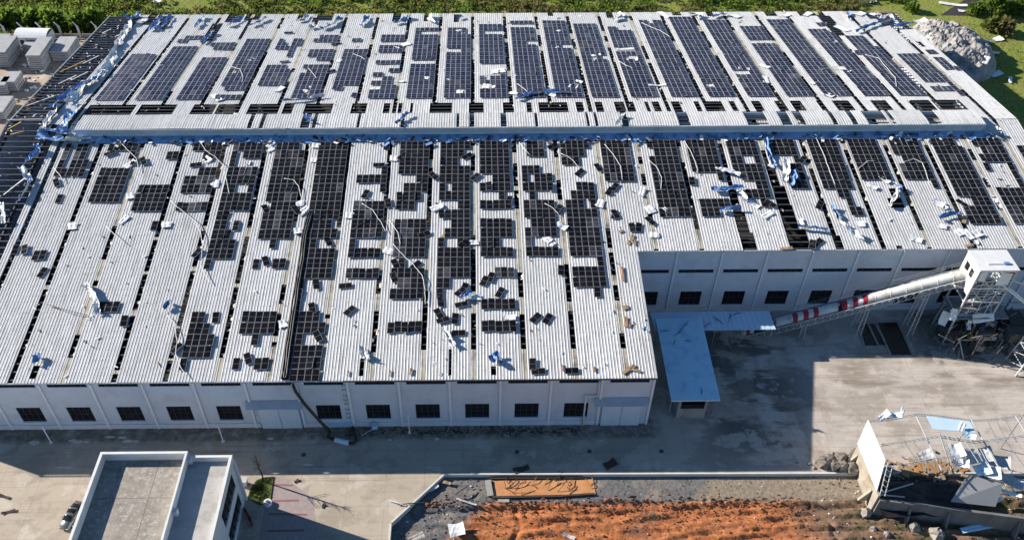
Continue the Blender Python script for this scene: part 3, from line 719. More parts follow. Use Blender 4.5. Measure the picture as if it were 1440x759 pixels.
# knocked-about single panels: image centre, heading (deg), tilt (deg)
def colidx(X): return max(-1, min(22, int(math.floor((X-G0)/8))))
for x, y, a, t in [
    (80, 258, -28, 6), (22, 352, -4, 3), (35, 352, -12, 8), (60, 384, 14, 2), (155, 217, 60, 10), (189, 228, 5, 8), (202, 228, -28, 10), (276, 233, 80, 3), (295, 222, 50, 5), (175, 452, -6, 3), (249, 491, 35, 12), (277, 357, 25, 10),
    (332, 319, 0, 4), (374, 368, -22, 4), (349, 505, -22, 5), (374, 295, -30, 6), (417, 297, -35, 12), (462, 341, -25, 8), (445, 401, -12, 10), (439, 434, -14, 4), (447, 474, -28, 8), (533, 232+1, 88, 2), (514, 274, 18, 4), (546, 287, -10, 6), (486, 403, 84, 4), (491.8, 437.6, 40, 3),
    (566, 221, 35, 5), (610, 249, -38, 10), (556, 372, -25, 5), (554, 391, -20, 4), (585, 374, 42, 5), (597, 331, 65, 8), (657, 221, 55, 6), (668, 250, 42, 7), (652, 344, 45, 9), (647, 411, 42, 4), (653, 406, 18, 5), (617, 442, -28, 5), (623, 451, 72, 6), (640, 449, 6, 4), (649, 429, 76, 4), (645, 469, 88, 2), (620, 425, -4, 4),
    (681, 396, 22, 4), (690, 391, 18, 6), (703, 412, 26, 4), (716, 283, 10, 7), (753, 448, 42, 4), (770, 449, 30, 4), (789, 381, 4, 5), (777, 207, 60, 6), (785, 295, 30, 8), (815, 244, 40, 6), (857, 270, 30, 4), (864, 264, 32, 4), (865, 302, -20, 6), (864, 303, 14, 4), (889, 321, -4, 4), (898, 321, 12, 6), (914, 312, -35, 8), (841, 237, -20, 7),
    (973, 256, 4, 5), (1083, 288, -45, 8), (1077, 287, 10, 4), (1128, 226, 40, 8), (1152, 290, 30, 7), (1352, 287, -40, 7), (749, 513, 2, 6), (757, 523, 86, 4), (804, 522, 88, 3), (1150, 342, 50, 6), (1142, 345, 20, 8),
    (406, 47.5, 85, 5), (462, 54, 86, 4), (472, 62, 70, 8), (400, 88, 75, 5), (466, 102, 60, 9), (478, 125.5, 5, 3), (498, 135, 5, 4), (704, 103, 4, 3), (1098, 35, 40, 7), (1205, 75, 10, 8), (1345, 97, 5, 2)]:
    P = roofpt(x, y); LOOSE.append((P[0], P[1], 'n' if y > 172 else 'f', math.radians(-a), math.radians(t), colidx(P[0]-.3)))
LOOSE.sort(key=lambda q: (q[2], q[5], -q[1] if q[2] == 'n' else q[1]))
cnt = {}
for X, Y, side, a, t, i in LOOSE: cnt[(side, i)] = cnt.get((side, i), 0)+1
seen = {}
for X, Y, side, a, t, i in LOOSE:
    k = seen.get((side, i), 0); seen[(side, i)] = k+1
    o = bpy.data.objects.new('solar_module', PM_N if side == 'n' else PM_F); COL.objects.link(o)
    o.location = (X, Y, roof_z(Y)+.16+abs(math.sin(t))*.9)
    sl_ = ANG if side == 'n' else -ANG
    Rm = Matrix.Rotation(sl_, 4, 'X') @ Matrix.Rotation(a, 4, 'Z') @ Matrix.Rotation(t*rnd.choice((-1, 1)), 4, 'Y')
    o.rotation_euler = Rm.to_euler()
    wh = 'only loose one there' if cnt[(side, i)] == 1 else f'{ORD[k]} loose one from ridge'
    tag(o, f'single {"skewed " if abs(a) > .15 else ""}loose solar panel, {"near" if side == "n" else "far"} slope, {ORD[i+1]} column from left, {wh}', 'solar panel', 'loose solar panels on the roof')

# ------------------------------------------------------------------ roof debris
MSCR2 = [MSCRAP, MBLUE]
def scrap(name, P, L, W, a, curl, rise, label, cat, seed, mats=None, group=None, tilt=0, sl=ANG):
    """bent sheet with a white face and a blue-coated back, resting on the roof"""
    r = random.Random(seed); mb = MB(); n, m_ = 8, 4
    top = []
    for i in range(n+1):
        u = (i/n-.5)
        for j in range(m_+1):
            v = (j/m_-.5)
            z = rise*(abs(u)*2)**2*(1 if u > 0 else .35)*curl+.05*math.sin(6*u+seed)+r.gauss(0, .018)+(.05 if j % 2 else 0)+tilt*(u+.5)*L*.5
            top.append((u*L*(1-.12*curl*abs(u)), v*W*(1+.1*math.sin(seed+4*u)), z))
    k = m_+1; N0 = len(top)
    bot = [(x, y, z-.035) for x, y, z in top]
    mb.add(top, [(i*k+j, (i+1)*k+j, (i+1)*k+j+1, i*k+j+1) for i in range(n) for j in range(m_)], 0)
    mb.add(bot, [(i*k+j, i*k+j+1, (i+1)*k+j+1, (i+1)*k+j) for i in range(n) for j in range(m_)], 1)
    o = mb.build(name, mats or MSCR2)
    o.location = (P[0], P[1], P[2]); o.rotation_euler = (Matrix.Rotation(sl, 4, 'X') @ Matrix.Rotation(a, 4, 'Z')).to_euler()
    return tag(o, label, cat, group)
SCR = [ # flat white sheets: x, y, length px, width px, angle deg (image), lifted
 (183, 231, 15, 7, 40), (183, 275.5, 9, 11, -70), (174, 309, 14, 7, 50), (102, 318, 9, 13, -80), (234, 316, 8, 13, -80), (291, 225, 9, 9, 40), (302, 258, 11, 11, -85), (349, 229, 6, 6, 0),
 (381, 203, 12, 6, 45), (380, 211, 10, 5, 30), (421, 286, 8, 12, -70), (427, 296, 16, 8, 45), (419, 325, 9, 12, -80), (398, 455, 11, 12, -70), (444, 205, 6, 12, 80), (442, 225, 6, 10, 80), (491, 303, 8, 12, 80), (546, 353, 9, 13, 60), (554, 223, 7, 11, 80), (614, 292, 18, 7, 22), (667, 341, 6, 14, -90), (670, 418, 8, 15, -90), (716, 446, 19, 7, 0), (770, 336, 12, 9, -40), (778, 343, 8, 4, 30),
 (792, 319, 12, 8, -30), (786, 315, 8, 6, 20), (844, 286, 12, 10, 60), (903, 270, 13, 8, 65), (914, 294, 12, 11, -60), (920, 330, 8, 13, 85), (931, 291, 16, 5, -40), (1079, 302, 17, 7, 25), (1060, 287, 16, 7, -35), (1126, 312, 8, 8, 0), (1086, 232, 10, 8, 40), (1243, 252, 16, 6, -40), (1226, 262, 14, 6, -30), (1320, 286, 14, 9, -30), (1328, 292, 10, 5, 20), (1288, 336, 16, 8, -20), (1350, 326, 10, 12, -60), (1362, 329, 14, 9, -60), (1210, 315, 13, 7, 0), (1375, 328, 10, 12, -60), (1372, 341, 7, 5, 0), (1325, 318, 12, 6, -15),
 (203, 29, 5, 7, 80), (353, 84, 6, 4, 30), (329, 102, 6, 6, 0), (393, 126, 10, 5, 35), (434, 123, 16, 3.5, 3), (429, 129, 5, 6, 80), (479, 85, 9, 4, 30), (527, 125, 14, 3.5, 4), (571, 62, 12, 6, 10), (562, 66, 10, 5, 20), (562, 114.5, 13, 3, -4), (600, 110, 5, 6, 80), (648, 45, 10, 5, -30), (646, 129, 10, 6, 0), (632, 112, 8, 4, 10), (684, 122, 8, 8, 60), (692, 122, 8, 5, 0), (726, 106, 8, 3.5, 8), (784, 43, 10, 4, -20), (781, 66, 8, 4, -20), (806, 122, 12, 6, -10), (812, 117, 9, 6, 30), (838, 78, 14, 3.5, 8), (836, 85, 8, 5, 0), (879, 69, 26, 4, 0), (889, 84, 16, 5, -4), (934, 21, 16, 5, -40), (995, 121, 11, 3.5, 2), (1034, 23, 10, 5, -25), (1046, 97, 16, 5, -4), (1076, 112, 14, 6, 60), (1075, 93, 12, 5, -25), (1105, 22, 12, 5, 10), (1136, 20, 14, 5, 20), (1145, 116, 12, 4, 20), (1164, 133, 14, 6, -25), (1210, 20, 12, 6, 15), (1229, 20, 10, 5, 10), (1184, 40, 14, 6, -35), (1170, 57, 10, 5, -30), (1188, 98, 12, 6, -30), (924, 120, 26, 2.6, 0), (873, 22, 14, 5, 5), (700, 100, 20, 8, 5), (722, 131, 12, 5, -10), (776, 133, 12, 6, -20),
 (305, 137, 18, 6, -30), (330, 162, 6, 5, 60), (133, 187, 16, 6, 5)]
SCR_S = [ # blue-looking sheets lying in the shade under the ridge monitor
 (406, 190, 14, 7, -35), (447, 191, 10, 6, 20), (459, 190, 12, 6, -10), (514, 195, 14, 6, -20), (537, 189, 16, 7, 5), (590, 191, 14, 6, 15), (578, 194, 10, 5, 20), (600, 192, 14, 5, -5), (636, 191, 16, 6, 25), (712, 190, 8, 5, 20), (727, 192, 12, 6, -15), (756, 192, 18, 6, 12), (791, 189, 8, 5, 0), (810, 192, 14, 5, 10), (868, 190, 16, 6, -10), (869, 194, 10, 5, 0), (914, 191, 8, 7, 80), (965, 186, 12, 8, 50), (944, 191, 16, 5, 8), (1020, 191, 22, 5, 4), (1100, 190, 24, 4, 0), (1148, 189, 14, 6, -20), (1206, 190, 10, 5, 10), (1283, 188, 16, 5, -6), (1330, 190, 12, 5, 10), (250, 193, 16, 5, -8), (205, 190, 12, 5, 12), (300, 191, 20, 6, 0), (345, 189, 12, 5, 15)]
allsc = []
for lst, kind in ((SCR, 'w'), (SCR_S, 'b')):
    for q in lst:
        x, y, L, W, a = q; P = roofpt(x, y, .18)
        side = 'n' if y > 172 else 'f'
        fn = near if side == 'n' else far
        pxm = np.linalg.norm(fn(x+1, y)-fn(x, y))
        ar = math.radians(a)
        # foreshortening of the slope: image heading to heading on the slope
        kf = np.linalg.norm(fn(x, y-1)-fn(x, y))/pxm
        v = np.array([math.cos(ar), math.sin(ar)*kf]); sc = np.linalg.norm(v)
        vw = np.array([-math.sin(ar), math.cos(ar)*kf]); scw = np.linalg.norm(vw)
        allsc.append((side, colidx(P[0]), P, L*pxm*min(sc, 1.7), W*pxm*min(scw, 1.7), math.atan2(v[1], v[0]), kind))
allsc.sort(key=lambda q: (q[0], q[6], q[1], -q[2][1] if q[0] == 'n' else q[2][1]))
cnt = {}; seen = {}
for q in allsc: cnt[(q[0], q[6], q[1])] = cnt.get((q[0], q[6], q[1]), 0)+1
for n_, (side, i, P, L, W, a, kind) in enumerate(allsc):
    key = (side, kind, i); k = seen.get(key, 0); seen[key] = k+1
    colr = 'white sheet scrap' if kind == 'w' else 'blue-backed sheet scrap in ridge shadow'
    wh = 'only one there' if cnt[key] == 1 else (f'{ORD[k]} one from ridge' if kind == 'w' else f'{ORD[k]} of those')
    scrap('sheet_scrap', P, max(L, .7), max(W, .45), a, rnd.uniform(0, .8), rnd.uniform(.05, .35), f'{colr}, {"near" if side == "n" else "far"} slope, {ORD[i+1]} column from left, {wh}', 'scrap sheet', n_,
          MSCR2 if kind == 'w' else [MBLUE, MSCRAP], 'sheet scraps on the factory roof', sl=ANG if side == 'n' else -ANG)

# curled ribbons of torn roofing
def ribbon(name, pts, width, label, cat, seed, mats=None, amp=.35, group=None, sub=6):
    r = random.Random(seed); P = [Vector(p) for p in pts]
    path = []
    for a, b in zip(P[:-1], P[1:]):
        for k in range(sub): path.append(a.lerp(b, k/sub))
    path.append(P[-1])
    n = len(path); m_ = 6; mb = MB(); top = []; nrms = []
    for i, p in enumerate(path):
        t = (path[min(i+1, n-1)]-path[max(i-1, 0)]).normalized(); sd = Vector((0, 0, 1)).cross(t)
        if sd.length < .1: sd = Vector((1, 0, 0))
        sd.normalize(); up = t.cross(sd)
        tw = mnoise.noise((i*.27, seed*1.3, 0))*2.2
        wd = width*(.75+.4*mnoise.noise((i*.31, seed, 4)))
        for j in range(m_+1):
            v = j/m_-.5
            off = sd*(v*wd*math.cos(tw))+up*(v*wd*math.sin(tw)*.8)
            zz = amp*mnoise.noise((i*.6+j*.2, j*.8, seed*2.1))+amp*.6*(abs(v)*2)**2
            top.append(p+off+Vector((0, 0, zz+amp*.7)))
    k = m_+1
    mb.add(top, [(i*k+j, (i+1)*k+j, (i+1)*k+j+1, i*k+j+1) for i in range(n-1) for j in range(m_)], 0)
    mb.add([p-Vector((0, 0, .04)) for p in top], [(i*k+j, i*k+j+1, (i+1)*k+j+1, (i+1)*k+j) for i in range(n-1) for j in range(m_)], 1)
    return tag(mb.build(name, mats or MSCR2), label, cat, group)
RB = [
 ([(178, 27), (186, 24), (200, 24)], 2.4, 'crumpled white and blue roofing heap at the far left roof corner', 0),
 ([(184, 30), (180, 42), (172, 54), (165, 66)], 2.2, 'twisted white and blue roofing strip hanging below the far left corner heap', 1),
 ([(165, 62), (160, 78), (150, 96), (138, 108)], 2.0, 'twisted roofing strip along the open purlins, middle of the left edge', 1),
 ([(150, 102), (140, 110), (120, 118)], 1.5, 'thin blue roofing strip pointing left beside the sandy navy panels', 0),
 ([(138, 108), (125, 120), (110, 132), (95, 146)], 2.4, 'broad crumpled roofing strip on the left edge of the far slope', 1),
 ([(118, 118), (100, 130), (85, 142), (72, 152)], 1.6, 'narrow crumpled roofing strip bordering the open purlins above the ridge', 0),
 ([(112, 150), (100, 162), (92, 176), (86, 188)], 2.6, 'large blue and white sheet bundle at the left end of the ridge monitor', 0),
 ([(85, 150), (72, 164), (64, 176), (60, 186)], 1.6, 'grey-white torn strip curling left of the ridge bundle', 1),
 ([(60, 184), (90, 188), (120, 186), (150, 184)], 1.5, 'long blue torn sheet lying along the ridge end', 0),
 ([(52, 192), (75, 198), (100, 199), (130, 196)], 2.6, 'wide crumpled pale blue sheet below the left ridge end', 0),
 ([(50, 205), (58, 214), (46, 222), (34, 232)], 1.8, 'blue-grey sheet bent over the open roof edge below the ridge', 0),
 ([(30, 236), (36, 246), (43, 256)], 1.8, 'white folded sheet standing at the edge of the open purlins', 1),
 ([(44, 254), (38, 268), (27, 284)], 1.5, 'blue sheet flap hanging down beside the folded white sheet', 0),
 ([(2, 287), (5, 300), (6, 316)], 1.4, 'white torn sheet end at the left picture edge', 1),
 ([(230, 24), (222, 32), (212, 44)], 1.6, 'blue-shadowed curled sheet on first bay near the far eave', 0),
 ([(242, 24), (232, 36), (220, 43)], 1.8, 'wide sheet peeled back at the far eave, second bay', 0),
 ([(287, 24), (282, 32), (275, 40)], 1.4, 'blue curled sheet flap at the far eave beside the third bay', 0),
 ([(300, 46), (293, 54), (284, 62)], 1.3, 'blue flap folded out of the slot above the third bay panels', 0),
 ([(342, 26), (332, 32), (320, 38)], 1.5, 'curled sheet at the far eave above the tall fourth column', 0),
 ([(376, 26), (365, 32), (352, 38)], 1.3, 'straight blue peeled strip at the far eave right of the fourth column', 0),
 ([(433, 22), (428, 28), (418, 31)], 1.4, 'white and blue curl at the far eave above the fifth column', 1),
 ([(480, 26), (470, 35), (452, 42)], 1.8, 'large blue curl at the far eave above the sixth column', 0),
 ([(446, 40), (438, 38), (436, 42)], 1.5, 'white crumpled sheet under the big blue curl', 1),
 ([(517, 24), (513, 32), (508, 38)], 1.7, 'blue peeled flap standing at the far eave above the seventh column', 0),
 ([(576, 24), (568, 31), (554, 34)], 1.8, 'broad blue peeled sheet at the far eave above the eighth column', 0),
 ([(606, 22), (604, 28), (610, 34)], 1.6, 'white blue-backed sheet sticking up above the ninth column', 1),
 ([(650, 24), (644, 28)], 1.3, 'small blue flap at the far eave above the tenth column', 0),
 ([(868, 20), (876, 24), (862, 30)], 1.6, 'blue and white bent sheet above the fourteenth column', 1),
 ([(970, 20), (985, 23), (980, 27)], 1.6, 'bent sheet above the sixteenth column at the far eave', 1),
 ([(1002, 25), (1012, 22), (1022, 21)], 1.6, 'grey bent sheet above the seventeenth column at the far eave', 0),
 ([(1236, 27), (1250, 24), (1262, 36)], 1.4, 'bent white strip on the bare purlins at the far right corner', 1),
 ([(1204, 46), (1222, 38), (1238, 33), (1252, 31)], 1.2, 'long blue-grey ridge flashing fallen across the far right bays', 0),
 ([(1252, 40), (1268, 37), (1282, 34)], 1.4, 'blue curled flashing at the far right roof corner', 0),
 ([(1192, 18), (1193, 28)], 1.0, 'small blue flap beside the twenty-first column at the far eave', 0),
 ([(557, 176), (566, 168), (575, 160)], 1.0, 'blue and white strip lying slantwise on the ridge cap', 0),
 ([(428, 165), (436, 168), (434, 172)], 1.4, 'blue bent sheet stuck in the ridge cap gap', 0),
 ([(866, 178), (872, 170), (876, 162)], .9, 'blue and white strip on the ridge cap, right half', 1),
 ([(726, 141), (745, 133), (770, 130), (800, 132)], 1.3, 'long dark torn flashing bowed up behind the ridge cap, roof middle', 0),
 ([(396, 143), (420, 142), (440, 139), (456, 136)], .9, 'grey bowed flashing behind the ridge cap, left half', 1),
 ([(118, 402), (124, 404), (130, 414), (136, 428), (138, 442)], 1.5, 'tall white curled sheet on the left part of the near slope', 1),
 ([(48, 512), (55, 505), (50, 500)], 1.4, 'bent sheet corner over a hole at the front left eave', 0),
 ([(232, 436), (240, 424)], 1.0, 'blue-shaded strip lying along the ribs on near slope left', 0),
 ([(507, 488), (511, 498), (517, 506)], 1.5, 'white sheet with blue back standing up near the front eave', 1),
 ([(690, 509), (698, 500), (704, 512)], 1.6, 'blue and white flap standing at the front eave, roof middle', 0),
 ([(622, 462), (630, 474), (638, 488)], 1.1, 'long narrow white strip lying slantwise above the front eave', 1),
 ([(648, 420), (655, 417), (664, 412)], 1.2, 'blue-backed scrap leaning among the scattered panels', 0),
 ([(1005, 239), (1022, 242), (1040, 248)], 1.3, 'upper of two long pale flashings fallen on the right near slope', 1),
 ([(1000, 268), (1020, 268), (1046, 264)], 1.5, 'lower of two long pale flashings fallen on the right near slope', 0),
 ([(1040, 272), (1047, 280), (1046, 284)], 1.2, 'small white and blue sheet at the edge of the torn slot', 1),
 ([(1012, 298), (1020, 296), (1042, 294)], 1.3, 'pale gutter piece with bent end on the right near slope', 0),
 ([(1076, 196), (1078, 210), (1084, 228), (1090, 236)], 1.2, 'tall white and blue bent post of sheet below the ridge right half', 0),
 ([(1104, 226), (1106, 244), (1102, 258)], 1.7, 'large white bent sheet beside the blue-lined hole', 1),
 ([(1115, 240), (1116, 252), (1112, 262)], 1.5, 'blue sheet inside the hole on the right near slope', 0),
 ([(1250, 292), (1258, 278), (1262, 264)], 1.0, 'white triangular raised sheet edge over a dark hole', 1),
 ([(1262, 262), (1266, 270)], 1.1, 'blue piece at the tip of the triangular raised sheet', 0),
 ([(1320, 308), (1336, 303), (1352, 302)], 1.3, 'bent white gutter piece with blue shade on the right near slope', 0),
 ([(1122, 320), (1142, 322), (1164, 325)], 1.0, 'pale straight channel lying above the recessed wall eave', 0),
 ([(1180, 314), (1194, 324), (1214, 340)], 1.1, 'pale twisted channel lying slantwise above the recessed wall eave', 1),
 ([(1168, 290), (1174, 300), (1178, 310)], .9, 'blue strip beside the slot above the twisted channel', 0),
 ([(904, 462), (908, 466)], 1.1, 'blue crumpled scrap on the right roof edge of the wing', 0),
]
for k, (pl, wd, lb, tp) in enumerate(RB):
    pts = [roofpt(x, y, .25) if y < 186 or y > 187.5 else near(x, y, .3) for x, y in pl]
    cap = [156 < y < 181 and 140 < x < 1370 for x, y in pl]
    pts = [np.array(onplane(x, y, (0, 0, 1), MZ+.25)) if c else p for (x, y), p, c in zip(pl, pts, cap)]
    ribbon('torn_sheet', pts, wd, lb, 'torn sheet', k+3, MSCR2 if tp else [MBLUE, MSCRAP], .4, 'torn roof sheets')

# cables and conduits
CB = [
 ([(165, 197), (180, 213), (193, 226), (196, 242)], 'pale cable arching over the second panel column below the ridge'),
 ([(76, 238), (86, 250), (90, 258)], 'short pale cable on the leftmost near panels'),
 ([(281, 200), (290, 214), (305, 225), (315, 236), (320, 260), (323, 275)], 'long pale cable winding down the fifth near column'),
 ([(240, 284), (256, 298), (276, 314), (283, 330), (286, 350), (283, 375), (290, 390), (297, 400)], 'long frayed white cable beside the fourth near column'),
 ([(236, 446), (246, 456), (250, 480), (248, 500), (256, 520), (264, 531)], 'lower frayed white cable near the left front eave'),
 ([(400, 253), (414, 256), (421, 266), (424, 280)], 'thin white cable arch on the sixth near column'),
 ([(509, 288), (524, 298), (534, 312), (543, 328)], 'white cable curving across the eighth near column'),
 ([(548, 312), (560, 330), (563, 346)], 'reddish-white cable at the ninth near column edge'),
 ([(553, 345), (566, 360), (582, 375), (594, 390), (598, 410), (598, 430)], 'long white conduit slanting down the ninth near column'),
 ([(730, 202), (738, 214), (746, 220)], 'short white cable at the top of the twelfth near column'),
 ([(766, 288), (778, 296), (786, 304)], 'short white cable in the middle of the twelfth near column'),
 ([(789, 218), (803, 226), (814, 238)], 'white cable over the upper thirteenth near column'),
 ([(850, 205), (862, 220), (872, 236), (875, 255)], 'white cable bowing down the fourteenth near column'),
 ([(911, 227), (922, 236), (930, 252), (929, 268)], 'white and red cable bowing down the fifteenth near column'),
 ([(962, 200), (974, 222), (980, 240), (980, 246)], 'white cable on the sixteenth near column'),
 ([(1147, 196), (1160, 226), (1166, 244), (1174, 262)], 'thin pale cable down the nineteenth near column'),
 ([(1206, 240), (1218, 230), (1230, 228)], 'thin pale cable arch on the twentieth near column'),
 ([(1270, 230), (1284, 226), (1296, 232), (1302, 248), (1306, 260)], 'pale cable loop on the twenty-first near column'),
 ([(326, 96), (338, 100), (342, 110), (341, 118)], 'thin white loop on the far fourth column'),
 ([(497, 78), (506, 82), (514, 86)], 'thin white cable on the far seventh column'),
 ([(434, 98), (440, 106), (446, 112)], 'thin white cable on the far sixth column'),
 ([(902, 34), (918, 42), (930, 47), (942, 54)], 'long pale conduit across the far fifteenth column'),
 ([(870, 88), (880, 95), (890, 98)], 'pale conduit across the far fourteenth column'),
 ([(727, 120), (736, 127), (742, 132)], 'pale conduit at the bottom of the far eleventh column'),
 ([(1216, 79), (1234, 84), (1244, 96), (1258, 112), (1260, 124)], 'pale cable winding over the far twenty-second column'),
 ([(670, 105), (690, 108), (712, 107), (728, 106)], 'white pipe lying across the far tenth column'),
 ([(1154, 100), (1168, 98), (1178, 96)], 'pale pipe lying on the far twentieth column'),
 ([(276, 362), (300, 350), (326, 322)], 'dark thin cable slanting over the fifth near column'),
 ([(500, 322), (516, 310), (534, 306)], 'dark thin cable arch on the eighth near column'),
 ([(66, 430), (100, 440), (125, 446)], 'thin grey wire trailing on the left near slope'),
 ([(150, 320), (168, 338), (178, 345)], 'thin white wire arch on the third near column'),
]
for k, (pl, lb) in enumerate(CB):
    dark = 'dark' in lb or 'grey wire' in lb
    pts = [roofpt(x, y, .0) for x, y in pl]; path = []
    for a, b in zip(pts[:-1], pts[1:]):
        for q in range(5): path.append(a+(b-a)*q/5)
    path.append(pts[-1]); n = len(path)
    path = [(p[0]+.12*mnoise.noise((i*.5, k, 0)), p[1]+.12*mnoise.noise((i*.5, k, 5)), p[2]+.34+.3*math.sin(math.pi*i/(n-1))*(.5+.5*mnoise.noise((i*.4, k, 9)))) for i, p in enumerate(path)]
    mb = MB(); mb.tube(path, .055 if not dark else .045, 6)
    tag(mb.build('loose_cable', MBLACK if dark else MCABLE, None, True), lb, 'cable', 'loose cables on the roof')

# timber and board scraps on the wing's right edge and eave
BR = [(876, 385, 3.2, .35, 88, 'thin reddish batten lying along the right roof edge of the wing'), (879, 432, 1.0, .8, 20, 'tan square board scrap near the right roof edge'), (880, 452, 2.0, .6, 85, 'tan narrow board below the square scrap'), (886, 457, 1.0, .3, 70, 'small reddish splinter beside the narrow tan board'),
      (889, 334, 1.4, .6, 70, 'orange-brown board among the debris at the wing corner'), (884, 341, 1.0, .35, 60, 'red-brown splinter at the wing corner'), (893, 341, 1.4, .4, 80, 'brown board piece at the wing corner right side'), (873, 325, .8, .5, 30, 'tiny orange scrap above the wing corner'), (625, 331, 1.3, .8, 60, 'brown cardboard piece on the tenth near column'),
      (884, 519, 2.6, .5, 35, 'yellow-brown branching board at the front right roof corner'), (893, 520, 1.8, .45, -20, 'second yellow-brown board crossing at the front right roof corner'), (578, 522, 1.2, .45, 85, 'yellow-brown batten end standing at the front eave'), (489, 524, .9, .3, 85, 'small brown batten end at the front eave left'), (548, 524, 1.0, .3, 85, 'small brown batten end at the front eave middle'), (836, 519, 1.0, .3, 85, 'small reddish batten end at the front eave right'), (790, 516, 1.2, .3, 88, 'thin tan batten above the front eave, right half'),
      (1106, 349, 2.2, .5, 3, 'tan board on the recessed eave'), (1363, 345, 1.6, .5, 10, 'orange board on the right end of the recessed eave'), (1356, 310, 1.4, .7, 60, 'tan board in the slot near the right end')]
for x, y, L, W, a, lb in BR:
    P = near(x, y, .2); ar = math.radians(a); mb = MB(); mb.box((0, 0, 0), (L, W, .08)); mb.box((L*.3, W*.3, .07), (L*.4, W*.4, .05), .2)
    o = mb.build('board_scrap', MTAN if 'red' not in lb else MORANGE); o.location = P; o.rotation_euler = (Matrix.Rotation(ANG, 4, 'X') @ Matrix.Rotation(ar, 4, 'Z')).to_euler(); tag(o, lb, 'board', 'board scraps on the roof')

# black hose bundle running down the roof and over the eave
hp = [near(x, y, .35) for x, y in [(436, 300), (428, 330), (424, 365), (418, 400), (412, 440), (406, 480), (401, 520), (399, 532)]]
path = []
for a, b in zip(hp[:-1], hp[1:]):
    for q in range(6): path.append(a+(b-a)*q/6)
path.append(hp[-1])
mb = MB()
for s in range(3): mb.tube([(p[0]-.35+.35*s+.1*mnoise.noise((i*.3, s, 1)), p[1], p[2]+.1*mnoise.noise((i*.3, s, 7))) for i, p in enumerate(path)], .17, 6)
tag(mb.build('cable_bundle', MBLACK, None, True), 'thick black cable bundle running down the roof along the sixth near column', 'cable bundle')
P0 = np.array([-56.4, -.5, 11.6]); e1 = gnd(471, 618, .3); e2 = gnd(497, 623, .3); e3 = gnd(496, 600, .4)
mb = MB(); path = [tuple(P0), (-56.0, -.9, 10.2), (-54.9, -1.3, 7.5), (-53.2, -1.9, 4.6), (-51.4, -2.7, 2.2), tuple(e1-np.array([1.2, -.4, -.3])), tuple(e1)]
mb.tube(path, .26, 8); mb.tube([tuple(e1+np.array([2.2, -.6, 0])), tuple(e2), tuple(e2+np.array([.5, .5, .1])), tuple(e3)], .22, 8)
dh = mb.build('drain_hose', MBLACK, None, True); tag(dh, 'thick black hose hanging from the eave down to the road', 'hose')
mb = MB(); mb.tube([tuple(e1+np.array([.0, 0, .05])), tuple(e1+np.array([2.3, -.7, .05]))], .42, 10); mb.build('hose_coupling', MBLUEPALE, dh, True)

# ------------------------------------------------------------------ things along the front wall
def post_stub(x, y, h, lb):
    P = gnd(x, y); mb = MB(); mb.tube([(P[0], P[1], 0), (P[0], P[1], h)], .09, 8); mb.box((P[0], P[1], .05), (.5, .5, .1)); mb.tube([(P[0], P[1], h), (P[0]-.15, P[1]+.2, h+.15)], .07, 6)
    tag(mb.build('standpipe', MPIL, None), lb, 'pipe')
post_stub(72, 622, 4.2, 'thin white standpipe before the leftmost front windows'); post_stub(314, 620, 4.0, 'thin white standpipe left of the blue sliding door'); post_stub(576, 608, 4.6, 'white standpipe with square foot before the front wall middle')
for x, y, L, lb in ((480, 600, 4.0, 'pale blue panel lying against the plinth beside the black hose'), ):
    P = gnd(x, y); mb = MB(); mb.box((P[0], P[1], .55), (L, .25, .9)); mb.box((P[0], P[1]-.15, 1.02), (L+.2, .6, .05)); tag(mb.build('leaning_board', MBLUEPALE), lb, 'panel')
P = gnd(527, 602); mb = MB(); mb.box((P[0], P[1], .6), (.9, .6, 1.2), .3); mb.box((P[0]+.1, P[1]-.1, 1.25), (1.2, .8, .08), .5); mb.tube([(P[0]-.4, P[1]-.3, .2), (P[0]-2.0, P[1]-1.4, .05)], .05); tag(mb.build('meter_box', MBLUEPALE), 'small pale utility box below the front wall middle window', 'utility box')
dbl = MB(); r2 = random.Random(5)
for k in range(900):
    x = r2.uniform(-49, -11); y = r2.gauss(-1.25, .38); s = r2.uniform(.05, .28)
    if -47.5 < x < -40 and r2.random() < .3: continue
    dbl.box((x, y, s*.2), (s*r2.uniform(1, 4), s*.5, s*.4), r2.uniform(0, 3), r2.choice((0, 0, 1, 2)))
tag(dbl.build('wall_foot_debris', [MBARK, MROCK, MTAN]), 'dark strip of leaves and debris along the foot of the front wall', 'debris', kind='stuff')
for k, (x, y, w_, d_) in enumerate([(48, 622, 2.0, .9), (103, 619, 1.6, .6), (110, 621, 2.2, .8), (122, 621, 1.2, .5), (155, 614, 2.4, .5), (172, 615, 1.6, .6), (180, 620, 2.2, .8), (192, 620, 1.2, .5), (90, 657, 4.0, .35), (380, 616, 1.4, .6), (548, 618, .8, .5), (614, 617, 1.0, .7), (433, 653, 2.2, .4)]):
    P = gnd(x, y); mb = MB(); r2 = random.Random(k); n = 11
    poly = [(P[0]+math.cos(2*math.pi*j/n)*w_/2*r2.uniform(.6, 1.1), P[1]+math.sin(2*math.pi*j/n)*d_/2*r2.uniform(.6, 1.1)) for j in range(n)]
    mb.add([(a, b, .006) for a, b in poly], [tuple(range(n))]); tag(mb.build('pavement_patch', MPATCH), kind='structure')
for k, (x, y) in enumerate([(427, 639), (727, 635), (930, 634), (829, 634)]):
    P = gnd(x, y); mb = MB(); mb.tube([(P[0], P[1], .001), (P[0], P[1], .02)], .38, 16); mb.tube([(P[0], P[1], .02), (P[0], P[1], .028)], .30, 16)
    tag(mb.build('manhole_cover', MFRAME), f'round dark manhole cover in the shaded road, {ORD[[0,1,3,2][k]]} from left', 'manhole cover', 'manhole covers')

